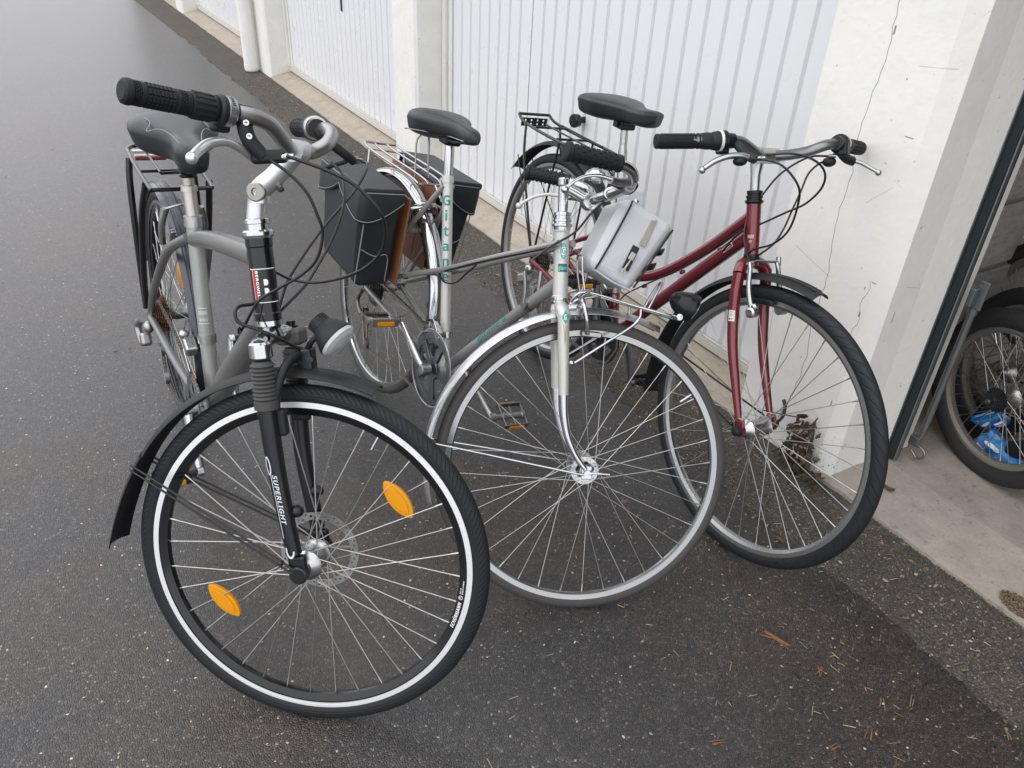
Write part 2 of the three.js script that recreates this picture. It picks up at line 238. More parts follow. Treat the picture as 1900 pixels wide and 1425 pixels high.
const garages = thing('garage_row', 'long low row of white garages with ribbed doors behind the bicycles', 'garage', [-2.6, 0, 0]);
const gm = new THREE.Matrix4().makeTranslation(2.6, 0, 0); // children are written in world metres
const gp = (name, gs, mat, parent = garages, m = gm) => mesh(name, gs, mat, parent, m);
const I4 = new THREE.Matrix4();
{
  const zf = 0.168, zb = -0.16;
  for (const [a, b] of [[-13.0, -12.64], [-9.8, -9.49], [-6.82, -6.43], [-4.07, -3.79]]) gp('pillar', prism([[a, zb], [a, zf - 0.01], [a + 0.012, zf], [b - 0.014, zf], [b, zf - 0.014], [b - 0.004, 0.02], [b - 0.004, zb]].reverse().reverse(), -0.03, 2.35), wallMat);
  gp('pillar', prism([[1.5, zb], [1.5, zf], [1.87, zf], [1.87, zb]], -0.03, 2.35), wallMat);
  // cracked pillar beside the open garage, front edge chamfered, reveal splayed toward the rail
  const crack = (c, r) => { const X = (x) => (x + 1.386 + 0.306) / 0.9 * 1024, Y = (y) => 2048 - y / 2.4 * 2048; // 0.306 = run of the left side
    c.strokeStyle = 'rgba(96,94,88,0.95)'; for (let pass = 0; pass < 2; pass++) { c.lineWidth = pass ? 1.1 : 2.2; c.globalAlpha = pass ? 1 : 0.35; c.beginPath(); for (let k = 0; k <= 90; k++) { const y = 2.3 - k / 90 * 2.16, x = -1.216 + 0.012 * Math.sin(y * 5) + 0.006 * Math.sin(y * 23 + 1) + 0.004 * (hash(k, 3) - 0.5) * 2; k ? c.lineTo(X(x), Y(y)) : c.moveTo(X(x), Y(y)); } c.stroke(); } c.globalAlpha = 1;
    c.strokeStyle = 'rgba(105,102,95,0.8)'; c.lineWidth = 1.4; c.beginPath(); for (let k = 0; k <= 14; k++) { const y = 0.62 - k * 0.018, x = -1.085 + 0.006 * Math.sin(k * 1.3) + 0.004 * hash(k, 8); k ? c.lineTo(X(x), Y(y)) : c.moveTo(X(x), Y(y)); } c.stroke();
    for (const [x, y, w, h] of [[-1.216, 1.2, 5, 16], [-1.213, 0.92, 5, 7], [-1.1, 0.98, 26, 2], [-1.082, 0.53, 5, 12], [-1.09, 0.6, 3, 8], [-1.15, 1.1, 4, 3], [-1.08, 0.25, 4, 14], [-1.3, 0.5, 3, 9], [-1.07, 0.62, 16, 2], [-0.99, 0.55, 3, 26]]) { c.fillStyle = 'rgba(95,92,84,0.75)'; c.fillRect(X(x) - w / 2, Y(y), w, h); }
    for (let k = 0; k < 90; k++) { const x = -1.12 + 0.12 * r(), y = 0.01 + 0.14 * r() ** 2; c.fillStyle = `rgba(${60 + r() * 50},${62 + r() * 45},${45 + r() * 40},${0.2 + r() * 0.5})`; c.beginPath(); c.ellipse(X(x), Y(y), 0.6 + r() * 2.4, 0.6 + r() * 2.2, 0, 0, 7); c.fill(); }
    c.strokeStyle = 'rgba(150,148,142,0.8)'; c.lineWidth = 1; for (const [x0, y0, x1, y1] of [[-1.13, 1.13, -1.04, 1.14], [-1.33, 0.62, -1.2, 0.58], [-1.16, 0.8, -1.1, 0.86], [-0.98, 0.62, -0.93, 0.61]]) { c.beginPath(); c.moveTo(X(x0), Y(y0)); c.lineTo(X(x1), Y(y1)); c.stroke(); } };
  const t34 = wallTex(1024, 2048, 0.9, 2.4, crack);
  const m34 = std({ map: t34, bumpMap: plasterBump, bumpScale: 0.0015, roughness: 0.75 });
  gp('pillar', prism([[-1.386, -0.138], [-1.386, zf], [-1.066, zf], [-1.021, 0.148], [-1.008, 0.06], [-0.984, -0.026], [-0.984, -0.138]], -0.03, 2.35), m34);
  const lintel = []; for (const [a, b] of [[-12.64, -9.8], [-9.49, -6.82], [-6.43, -4.07], [-3.79, -1.386], [-1.0, 1.5]]) lintel.push(prism([[a, zb], [a, 0.1], [b, 0.1], [b, zb]], 2.08, 2.35));
  gp('lintel', lintel, wallMat);
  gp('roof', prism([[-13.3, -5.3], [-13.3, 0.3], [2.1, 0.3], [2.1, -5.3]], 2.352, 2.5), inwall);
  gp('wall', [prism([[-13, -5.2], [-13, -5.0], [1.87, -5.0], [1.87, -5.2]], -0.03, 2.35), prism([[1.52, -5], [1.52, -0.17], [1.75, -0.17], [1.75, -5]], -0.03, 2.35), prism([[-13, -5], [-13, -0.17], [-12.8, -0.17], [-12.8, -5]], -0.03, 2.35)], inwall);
  // inner side wall of the open garage: concrete blocks in courses
  const side = gp('block_wall', prism([[-1.36, -5.0], [-1.36, -0.165], [-1.158, -0.165], [-1.158, -5.0]], -0.03, 2.35), std({ color: lin(0.21, 0.2, 0.18), roughness: 0.95 }));
  const bm = [0, 1, 2].map(k => std({ map: dataTex(128, (i, j) => { const a = fbm(i / 8, j / 8, 16, 60 + k, 4), h = hash(i, j, 60 + k); const v = (0.24 + 0.05 * k) * (0.7 + 0.6 * a) * (h > 0.97 ? 0.6 : 1); return [v * 1.04, v, v * 0.92].map(l2s); }, { srgb: true }), bumpMap: plasterBump, bumpScale: 0.003, roughness: 0.92 }));
  const bg = [0, 1].map(k => rbox(0.02, 0.205, k ? 0.24 : 0.49, 0.006, 1));
  for (let r = 0; r < 6; r++) for (let k = 0; k < 5; k++) { const half = r % 2 && k === 0, z = -0.17 - (r % 2 ? (k ? 0.25 + (k - 0.5) * 0.5 : 0.125) : (k + 0.5) * 0.5); const b = new THREE.Mesh(bg[half ? 1 : 0], bm[(r * 2 + k) % 3]); b.name = 'concrete_block'; b.position.set(-1.157 + 0.003 * hash(r, k), 0.155 + r * 0.219, z); b.castShadow = b.receiveShadow = true; side.add(b); }
}
// ribbed door leaf: pans with narrow V grooves, bottom edge open over the frame rail
const doorMat = std({ color: lin(0.71, 0.72, 0.735), roughness: 0.42, roughnessMap: smudge });
const railMat = std({ map: wear([0.6, 0.58, 0.53], 0.82, [0.3, 0.24, 0.17]), roughness: 0.6 });
function leaf(x0, x1, y0, y1, pitch = 0.0855, d = 0.011) {
  const P = [[x0, -0.03], [x0, 0]], n = Math.max(1, Math.round((x1 - x0) / pitch)), w = (x1 - x0) / n;
  for (let k = 1; k < n; k++) { const x = x0 + k * w; P.push([x - 0.011, 0], [x - 0.005, -d], [x + 0.004, -d], [x + 0.007, 0]); }
  P.push([x1, 0], [x1, -0.03]); return prism([...P], y0, y1);
}
function garageDoor(x0, x1, leaves, jamb = 0.075) {
  const d = sub('garage_door', garages, gm);
  leaves.forEach(([a, b]) => mesh('door_leaf', leaf(a, b, 0.083, 2.07), doorMat, d));
  mesh('bottom_rail', [xf(rbox(x1 - x0 - 0.004, 0.032, 0.03, 0.003, 1), [(x0 + x1) / 2, 0.064, 0.004]), xf(rbox(x1 - x0 - 0.004, 0.007, 0.012, 0.002, 1), [(x0 + x1) / 2, 0.0845, 0.012])], railMat, d);
  mesh('door_jamb', [xf(rbox(jamb * 0.45, 2.0, 0.04, 0.004, 1), [x0 + jamb * 0.25, 1.08, 0.004]), xf(rbox(jamb * 0.4, 2.0, 0.03, 0.004, 1), [x0 + jamb * 0.74, 1.08, -0.006]), xf(rbox(0.02, 2.0, 0.04, 0.004, 1), [x1 - 0.012, 1.08, 0.002])], wallMat, d);
  return d;
}
garageDoor(-12.64, -9.8, [[-12.56, -9.82]]); garageDoor(-9.49, -6.82, [[-9.415, -6.842]]);
const d2 = garageDoor(-6.434, -4.07, [[-6.36, -4.092]]);
mesh('keyhole_plate', [xf(rbox(0.022, 0.12, 0.006, 0.002), [-5.228, 0.7, 0.003])], M.darkSteel, d2);
const d3 = garageDoor(-3.794, -1.386, [[-3.705, -3.006], [-2.999, -1.408]], 0.088);
mesh('door_gap', [xf(new THREE.BoxGeometry(0.006, 1.98, 0.01), [-3.0025, 1.08, -0.012])], M.plastic, d3);
mesh('door_knob', [turned([-2.583, 0.631, -0.002], [0, 0, 1], [[0, 0.0], [0, 0.012], [0.028, 0.012], [0.03, 0.024], [0.052, 0.027], [0.058, 0.024], [0.06, 0]])], M.plastic, d3);
{ // side rail, tube and ring of the open up-and-over door
  const r = sub('door_track', garages, gm);
  mesh('rail', [xf(rbox(0.024, 2.03, 0.034, 0.002, 1), [-0.971, 1.065, -0.047])], M.darkSteel, r);
  mesh('rail_flange', [xf(rbox(0.005, 2.03, 0.014, 0.001, 1), [-0.956, 1.065, -0.04]), xf(rbox(0.005, 2.03, 0.012, 0.001, 1), [-0.985, 1.065, -0.028])], M.galv, r);
  mesh('lift_tube', [bar([-0.938, 0.135, -0.098], [-0.938, 0.545, -0.098], 0.0095, 16), turned([-0.938, 0.53, -0.098], [0, 1, 0], [[0, 0.0095], [0, 0.0125], [0.02, 0.0125], [0.02, 0.009]])], M.galv, r);
  mesh('bracket', [xf(rbox(0.03, 0.08, 0.006, 0.002), [-0.932, 0.59, -0.09]), xf(rbox(0.016, 0.05, 0.02, 0.002), [-0.942, 0.585, -0.075]), bar([-0.938, 0.105, -0.098], [-0.938, 0.14, -0.098], 0.006), xf(rbox(0.03, 0.03, 0.012, 0.002), [-0.946, 0.11, -0.088])], M.galv, r);
  mesh('pull_ring', [sweep([[-0.944, 0.1, -0.085], [-0.92, 0.104, -0.082], [-0.903, 0.096, -0.08], [-0.903, 0.078, -0.078], [-0.918, 0.068, -0.08], [-0.942, 0.078, -0.084]], 0.0038)], M.galv, r);
}
// sloping concrete sills and the floor of the open garage
const concrete = (base, s) => dataTex(512, (i, j) => { const a = fbm(i / 40, j / 40, 13, s, 5), b = fbm(i / 5, j / 5, 102, s + 1, 3), h = hash(i, j, s); const v = 0.82 + 0.35 * (a - 0.45) + 0.2 * (b - 0.45) - (h > 0.992 ? 0.25 : 0) - (fbm(i / 11 + 90, j / 11, 47, s + 5, 3) > 0.66 ? 0.18 : 0); return base.map(c => l2s(c * v)); }, { srgb: true });
const concMat = std({ map: concrete([0.44, 0.385, 0.315], 71), bumpMap: grain, bumpScale: 0.0012, roughness: 0.85 });
const floorMat = std({ map: concrete([0.36, 0.32, 0.275], 81), bumpMap: grain, bumpScale: 0.0012, roughness: 0.8 });
function slab(poly, yTop, y0, tile = 0.7) { const g = prism(poly.map(p => [p[0], p[1]]), y0, 1), p = g.attributes.position, u = g.attributes.uv; for (let i = 0; i < p.count; i++) { if (p.getY(i) > 0.5) p.setY(i, yTop(p.getX(i), p.getZ(i))); u.setXY(i, p.getX(i) / tile, (p.getZ(i) - p.getY(i)) / tile); } g.computeVertexNormals(); return g; }
const ragged = (xa, xb, z, y) => { const r = []; const n = Math.ceil(Math.abs(xb - xa) / 0.03); for (let k = 0; k <= n; k++) { const x = lerp(xa, xb, k / n); r.push([x, z + 0.008 * (fbm(x * 22 + 60, z, 9999, 3, 3) - 0.45) * 2]); } return r; };
const sillY = (x, z) => 0.045 - 0.04 * clamp(z / 0.168);
const sill = (name, polys, label) => { const m = mesh(name, polys.map(p => slab(p, sillY, -0.03)), concMat); return tag(m, label, null, null, 'structure'); };
for (const [a, b, l] of [[-12.64, -9.8, 'farthest'], [-9.49, -6.82, 'third'], [-6.43, -4.07, 'second']]) sill('concrete_sill', [[...ragged(a, b, 0.172), [b, -0.04], [a, -0.04]]], `${l} sloping concrete sill from the open garage, under its white door`);
sill('concrete_sill', [[[-3.79, -0.04], [-1.386, -0.04], [-1.386, 0.108], [-1.95, 0.03], [-3.79, 0.03]].reverse(), [[-3.79, 0.0303], [-1.95, 0.0303], [-1.95, 0.035], [-1.386, 0.114], ...ragged(-1.386, -3.79, 0.172)].reverse()], 'sloping concrete sill with a long crack behind the red bicycle');
{ const fy = (x, z) => z > 0 ? 0.045 - 0.036 * clamp(z / 0.17) : 0.045 + 0.004 * clamp(-z);
  const m = mesh('garage_floor', [slab([[-1.15, -5], [-1.15, -0.1], [-0.99, -0.02], [1.5, -0.02], [1.5, -5]].reverse(), fy, -0.03), slab([[-0.99, -0.0199], [-1.03, 0.09], [-1.062, 0.168], ...ragged(-1.06, 1.5, 0.176), [1.5, -0.0199]], fy, -0.03)], floorMat);
  tag(m, 'worn concrete floor and threshold of the open garage', null, null, 'structure'); }
{ const t = thing('downpipe', 'round white rain downpipe with rounded foot against the far pillar', 'drainpipe', [-6.7, 0, 0.235]);
  mesh('pipe', [sweep([[0, 0.02, 0], [0, 0.06, 0], [0, 2.3, 0]], 0.055, { n: 24, curve: false }), turned([0, 0, 0], [0, 1, 0], [[0, 0], [0, 0.045], [0.012, 0.054], [0.04, 0.056], [0.06, 0.0556]])], wallMat, t);
  mesh('bracket', [turned([0, 1.3, 0], [0, 1, 0], [[0, 0.055], [0, 0.059], [0.03, 0.059], [0.03, 0.055]])], wallMat, t); }

// ---------------------------------------------------------------- wheels
const treads = {
  slash: dataTex(256, (i, j) => { const u = i / 256, v = j / 128, a = Math.abs(v - 0.5); const s = ((u * 2 + Math.abs(v - 0.5) * 4) % 0.5 + 0.5) % 0.5; let h = 0.8; if (a > 0.1 && a < 0.27 && s < 0.12) h = 0.15; if (a < 0.1) h = 0.85 - (Math.abs(((u * 8) % 1) - 0.5) < 0.1 && a > 0.05 ? 0.5 : 0); if (a > 0.3 && a < 0.315) h = 0.5; return h; }, { rep: [44, 1], m: 128 }),
  chevron: dataTex(256, (i, j) => { const u = i / 256, v = j / 128, a = Math.abs(v - 0.5); const s = ((u * 2 - a * 4) % 1 + 1) % 1; let h = 0.8; if (a < 0.3 && s < 0.2) h = 0.2; if (a < 0.025) h = 0.9; return h; }, { rep: [34, 1], m: 128 }),
  rib: dataTex(256, (i, j) => { const v = j / 128, a = Math.abs(v - 0.5); return (a < 0.2 && Math.abs((a * 30) % 1 - 0.5) < 0.16) ? 0.35 : 0.8 - 0.1 * hash(i, j); }, { rep: [30, 1], m: 128 }),
};
const tyreMat = (t, c, r = 0.6) => phy({ map: wear(c, 0.8, c.map(v => v * 2.2 + 0.012)), specularIntensity: 0.7, roughness: r, bumpMap: treads[t], bumpScale: 0.0022 });
const tyreM = { slash: tyreMat('slash', [0.012, 0.0135, 0.016]), chevron: tyreMat('chevron', [0.013, 0.0145, 0.018]), rib: tyreMat('rib', [0.066, 0.063, 0.06], 0.75), rearB: tyreMat('slash', [0.012, 0.013, 0.015]) };
const rimRing = (ro, w, h, ri) => { const a = w / 2; return revolve([[ro - 0.004, a - 0.0045], [ro, a - 0.004], [ro, a], [ro - h, a - 0.0005], [ri, a * 0.55], [ri - 0.0006, 0], [ri, -a * 0.55], [ro - h, -a + 0.0005], [ro, -a], [ro, -a + 0.004], [ro - 0.004, -a + 0.0045]], 120, true); };
// o: rim radius, tyre half width, materials, hub kind
function makeWheel(name, parent, mtx, o) {
  const w = sub(name, parent, mtx), R = o.rim ?? 0.317, tr = o.tr, Rc = R - 0.006 + tr * 0.98, prof = [];
  for (let k = 0; k <= 28; k++) { const a = -2.62 + k / 28 * 5.24; prof.push([Rc + tr * Math.cos(a) * 1.02, tr * (o.flat ?? 0.84) * Math.sin(a)]); }
  mesh('tyre', revolve(prof, 160), o.tyreMat, w);
  if (o.sidewall) { const p2 = []; for (const a of [-1.95, -1.9, -1.84]) p2.push([Rc + (tr + 0.0004) * Math.cos(a) * 1.02, (tr + 0.0004) * Math.sin(a)]); }
  const rw = o.rw ?? 0.023, rh = o.rh ?? 0.009, ri = o.ri ?? R - 0.019;
  mesh('rim', rimRing(R, rw, rh, ri), o.rimMat, w);
  if (o.track) mesh('brake_track', [1, -1].map(s => revolve([[R - 0.0105, s * (rw / 2 + 0.0003)], [R - 0.0108, s * (rw / 2 + 0.0009)], [R - 0.0075, s * (rw / 2 + 0.0009)], [R - 0.0072, s * (rw / 2 + 0.0004)], [R - 0.0066, s * (rw / 2 + 0.0004)], [R - 0.0063, s * (rw / 2 + 0.0009)], [R - 0.0006, s * (rw / 2 + 0.0009)], [R - 0.0002, s * (rw / 2)]], 140, true)), o.track, w);
  // spokes, crossed pattern on two flanges
  const n = o.n ?? 36, fr = o.fr ?? 0.022, fz = o.fz ?? [0.03, -0.03], sg = {};
  for (let k = 0; k < n; k++) {
    const side = k % 2, dir = (k >> 1) % 2 ? 1 : -1, key = `${side}${dir}`, cross = o.cross ?? 1.05;
    if (!sg[key]) { const a = dir * cross, z = fz[side] + 0.0022 * dir, e = [ri + 0.001, 0, side ? -0.002 : 0.002], s = [fr * Math.cos(a), fr * Math.sin(a), z], m = [lerp(s[0], e[0], 0.94), lerp(s[1], e[1], 0.94), lerp(s[2], e[2], 0.94)];
      sg[key] = merged([bar(s, e, o.sr ?? 0.00105, 6), cone(m, e, 0.0016, 0.0021, 8)]); }
    const sp = new THREE.Mesh(sg[key], M.spoke); sp.name = 'spoke'; sp.rotation.z = (k + (o.ph ?? 0)) / n * Math.PI * 2; w.add(sp);
  }
  mesh('valve', [bar([ri - 0.03, 0, 0], [ri + 0.003, 0, 0], 0.003)].map(g => g.rotateZ(o.valve ?? 2.2)), M.chrome, w);
  // hub
  const hm = o.hubMat ?? M.alu, ax = o.axle ?? 0.05;
  if (o.highFlange) {
    const ring = (z) => { const s = new THREE.Shape().absarc(0, 0, o.fr + 0.005, 0, Math.PI * 2, false), add = (x, y, r, r2 = r, rot = 0) => { const p = new THREE.Path(); p.absellipse(x, y, r, r2, 0, Math.PI * 2, true, rot); s.holes.push(p); };
      for (let k = 0; k < 18; k++) { const a = k / 18 * Math.PI * 2; add(Math.cos(a) * fr, Math.sin(a) * fr, 0.0017); }
      for (let k = 0; k < 5; k++) { const a = k / 5 * Math.PI * 2 + 0.3; add(Math.cos(a) * fr * 0.66, Math.sin(a) * fr * 0.66, 0.0045, 0.0085, a); }
      for (let k = 0; k < 5; k++) { const a = k / 5 * Math.PI * 2 + 0.93; add(Math.cos(a) * fr * 0.66, Math.sin(a) * fr * 0.66, 0.0032); }
      return extr(s, 0.002, 0.0006, 40).translate(0, 0, z - 0.001); };
    mesh('hub', [ring(fz[0]), ring(fz[1]), revolve([[0.019, fz[1]], [0.012, fz[1] * 0.6], [0.0115, 0], [0.012, fz[0] * 0.6], [0.019, fz[0]]], 40), ...[1, -1].map(s => revolve([[0.016, s * fz[0]], [0.014, s * 0.042], [0.009, s * 0.045], [0.009, s * 0.05]], 32, true))], hm, w);
  } else mesh('hub', [revolve([[0.009, -ax], [0.013, -ax + 0.002], [0.014, fz[1] - 0.008], [fr + 0.004, fz[1] - 0.002], [fr + 0.004, fz[1] + 0.002], [0.018, fz[1] + 0.008], [o.shell ?? 0.0165, 0], [0.018, fz[0] - 0.008], [fr + 0.004, fz[0] - 0.002], [fr + 0.004, fz[0] + 0.002], [0.014, fz[0] + 0.008], [0.013, ax - 0.002], [0.009, ax]], 40)], hm, w);
  mesh('axle', [bar([0, 0, -ax - 0.016], [0, 0, ax + 0.016], 0.0048), ...[1, -1].map(s => turned([0, 0, s * (ax + 0.004)], [0, 0, s], [[0, 0], [0, 0.009], [0.006, 0.009], [0.007, 0]], 6))], M.steel, w);
  return w;
}
const discShape = (ro, ri, holes) => { const s = new THREE.Shape().absarc(0, 0, ro, 0, Math.PI * 2, false); const h = new THREE.Path(); h.absarc(0, 0, ri, 0, Math.PI * 2, true); s.holes.push(h); for (const [r, a, d] of holes) { const p = new THREE.Path(); p.absarc(Math.cos(a) * r, Math.sin(a) * r, d, 0, Math.PI * 2, true); s.holes.push(p); } return s; };
// saddle: x from rear to nose, section widths and heights
function saddleG(p) { // p: len, rear, nose, thick, dome, x0, squareness
  const rings = [], N = 30, K = 26;
  for (let k = 0; k <= K; k++) {
    const t = k / K, x = p.x0 + p.len * t, s = clamp((t - (p.t0 ?? 0.3)) / 0.42), w = lerp(p.rear, p.nose, s * s * (3 - 2 * s));
    const endR = Math.pow(Math.max(0, 1 - Math.pow(Math.max(0, (0.2 - t) / 0.2), p.pr ?? 2.4)), 0.5), endN = Math.pow(Math.max(0, 1 - Math.pow(Math.max(0, (t - 0.86) / 0.14), p.pn ?? 2.2)), 0.5), e = Math.max(0.03, Math.min(endR, endN));
    const hw = w * e, top = p.dome * (0.4 + 0.6 * e) * (1 - 0.25 * s), bot = p.thick * (1 - (p.nt ?? 0.3) * s) * (0.35 + 0.65 * e), y0 = (p.dip ?? 0) * Math.sin(t * Math.PI) * -1 + (p.kick ?? 0) * (1 - t) ** 3 + (p.drop ?? 0) * Math.max(0, t - 0.75) * -1, r = [];
    for (let j = 0; j < N; j++) { const a = j / N * Math.PI * 2, c = Math.cos(a), sn = Math.sin(a); const z = hw * Math.sign(c) * Math.pow(Math.abs(c), 0.72), crease = sn > 0 ? (p.groove ?? 0) * Math.exp(-((z / 0.012) ** 2)) : 0; const y = sn > 0 ? top * Math.pow(sn, 0.75) - crease : -bot * Math.pow(-sn, 0.45); r.push([x, y0 + y, z * (sn < 0 ? 0.93 : 1)]); }
    rings.push(r);
  } return loft(rings);
}
const spring = (a, b, r, w, turns) => { const A = V3(a), B = V3(b), d = B.clone().sub(A), u = new THREE.Vector3(0, 0, 1), v = d.clone().normalize().cross(u); const P = []; for (let k = 0; k <= turns * 12; k++) { const t = k / (turns * 12), an = k / 12 * Math.PI * 2; P.push(A.clone().addScaledVector(d, t).addScaledVector(u, Math.cos(an) * r).addScaledVector(v, Math.sin(an) * r)); } return sweep(P, w, { n: 6, curve: false }); };
// chainring with arms
function chainringG(r, teeth, holes, th = 0.003) { const s = new THREE.Shape(), n = teeth * 4; for (let k = 0; k <= n; k++) { const a = k / n * Math.PI * 2, rr = r + [0, 0.0032, 0.0032, 0][k % 4]; k ? s.lineTo(Math.cos(a) * rr, Math.sin(a) * rr) : s.moveTo(rr, 0); } for (const h of holes) s.holes.push(h); return extr(s, th, 0.0004, 24).translate(0, 0, -th / 2); }
const windowsH = (n, r0, r1, f) => { const out = []; for (let k = 0; k < n; k++) { const a0 = (k + (1 - f) / 2) / n * Math.PI * 2, a1 = (k + (1 + f) / 2) / n * Math.PI * 2, p = new THREE.Path(); const m = 10; for (let i = 0; i <= m; i++) { const a = lerp(a0, a1, i / m); i ? p.lineTo(Math.cos(a) * r1, Math.sin(a) * r1) : p.moveTo(Math.cos(a) * r1, Math.sin(a) * r1); } const mid = (a0 + a1) / 2; for (let i = 0; i <= m; i++) { const a = lerp(a1, a0, i / m), q = lerp(mid, a, 0.8); p.lineTo(Math.cos(q) * r0, Math.sin(q) * r0); } p.closePath(); out.push(p); } return out; };
function crankG(a, b, w0 = 0.014, w1 = 0.011) { return [sweep([a, [lerp(a[0], b[0], 0.12), lerp(a[1], b[1], 0.12), a[2] + 0.006], [lerp(a[0], b[0], 0.5), lerp(a[1], b[1], 0.5), (a[2] + b[2]) / 2 + 0.003], b], t => lerp(w0, w1, t), { sy: 0.55, n: 14 }), turned([a[0], a[1], a[2] - 0.012], [0, 0, 1], [[0, 0], [0, 0.016], [0.026, 0.016], [0.028, 0.012], [0.028, 0]]), turned([b[0], b[1], b[2] - 0.007], [0, 0, 1], [[0, 0], [0, 0.012], [0.014, 0.012], [0.014, 0]])]; }
// cage pedal with amber reflectors; axis along z, s = outward sign, tilt about z
function pedal(parent, p, s, tilt, col, cage = true, scl = 1) {
  const m = new THREE.Matrix4().compose(V3(p), new THREE.Quaternion().setFromEuler(new THREE.Euler(0, 0, tilt)), new THREE.Vector3(scl, scl, scl)), w = sub('pedal', parent, m), c = s * 0.055;
  mesh('spindle', [turned([0, 0, 0], [0, 0, s], [[0, 0], [0, 0.008], [0.018, 0.008], [0.02, 0.012], [0.028, 0.012], [0.03, 0.009], [0.082, 0.009], [0.084, 0.012], [0.094, 0.011], [0.096, 0]])], cage ? M.aluDull : M.plasticMat, w);
  const g = []; for (const x of [-0.034, 0.034]) { g.push(xf(rbox(0.003, 0.018, 0.08, 0.001, 1), [x, 0, c])); for (let k = 0; k < 9; k++) g.push(xf(new THREE.BoxGeometry(0.003, 0.004, 0.004), [x, 0.0105, c - 0.034 + k * 0.0085])); }
  for (const z of [c - 0.036, c + 0.036]) g.push(xf(rbox(0.07, 0.016, 0.003, 0.001, 1), [0, 0, z])); g.push(xf(rbox(0.066, 0.006, 0.004, 0.001, 1), [0, 0, c]));
  mesh('cage', g, col, w); for (const x of [-1, 1]) mesh('reflector', [xf(rbox(0.006, 0.012, 0.05, 0.002), [x * 0.038, 0, c])], M.amber, w);
  return w;
}
function chainG(pts, r = 0.0042) { // roller chain as alternating small links along a path
  const c = new THREE.CatmullRomCurve3(pts.map(V3), false, 'catmullrom', 0.1), L = c.getLength(), n = Math.round(L / 0.0127), P = c.getSpacedPoints(n), g = [];
  for (let k = 0; k < n; k++) { const d = P[k + 1].clone().sub(P[k]), q = new THREE.Quaternion().setFromUnitVectors(new THREE.Vector3(1, 0, 0), d.clone().normalize()), m = P[k].clone().addScaledVector(d, 0.5); for (const s of [-1, 1]) { const b = new THREE.BoxGeometry(0.0135, 0.0075, 0.0012).applyQuaternion(q); b.translate(m.x, m.y, m.z + s * (k % 2 ? 0.0032 : 0.0022)); g.push(b); } g.push(bar([P[k].x, P[k].y, P[k].z - 0.004], [P[k].x, P[k].y, P[k].z + 0.004], 0.0028, 6)); }
  return g;
}
const cassetteG = (n, r0, r1, z0, dz) => Array.from({ length: n }, (_, k) => chainringG(lerp(r0, r1, k / (n - 1)), Math.round(lerp(28, 12, k / (n - 1))), [], 0.0018).translate(0, 0, z0 + dz * k));
function grip(P0, P1, parent, o) { // rubber grip from its closed end P0 toward P1
  const a = V3(P0), d = V3(P1).sub(a), L = d.length(), mtx = align(P0, P1, [0, 1, 0.2]), g = [], r = o.r ?? 0.0165;
  g.push(turned([0, 0, 0], [0, 1, 0], o.steps ? o.steps(L, r) : [[0, 0], [0, r * 0.9], [0.003, r * 1.06], [0.008, r * 1.06], [0.009, r * 0.95], [L - 0.004, r * 0.95], [L - 0.003, r * 1.02], [L, r], [L, 0.011]], 28));
  const nr = o.rows ?? 10, nc = o.cols ?? 8, y0 = o.y0 ?? 0.02, y1 = L - (o.y1 ?? 0.016);
  for (let i = 0; i < nc; i++) for (let j = 0; j < nr; j++) { const an = (i + (o.stag && j % 2 ? 0.5 : 0)) / nc * Math.PI * 2, y = lerp(y0, y1, (j + 0.5) / nr); const b = rbox(2 * Math.PI * r / nc * (o.fw ?? 0.72), (y1 - y0) / nr * (o.fh ?? 0.7), 0.003, 0.0008, 1); b.translate(0, 0, r * 0.96); b.rotateY(an); b.translate(0, y, 0); g.push(b); }
  return mesh('grip', g, o.mat ?? M.rubber, parent, mtx);
}
function bicycle(name, label, O, Fb, S, c, group) {
  const b = thing(name, label, 'bicycle', O, Fb, group);
  const Fm = new THREE.Matrix4().makeBasis(V3(Fb[0]), V3(Fb[1]), V3(Fb[2])).setPosition(...O), Sm = new THREE.Matrix4().makeBasis(V3(S[0]), V3(S[1]), V3(S[2])).setPosition(...c);
  const s = Fm.clone().invert().multiply(Sm);
  return { b, s, f: (n, g, m) => mesh(n, g, m, b), st: (n, g, m, x) => mesh(n, g, m, b, x ? s.clone().multiply(x) : s), toF: (p) => V3(p).applyMatrix4(s).toArray() };
}

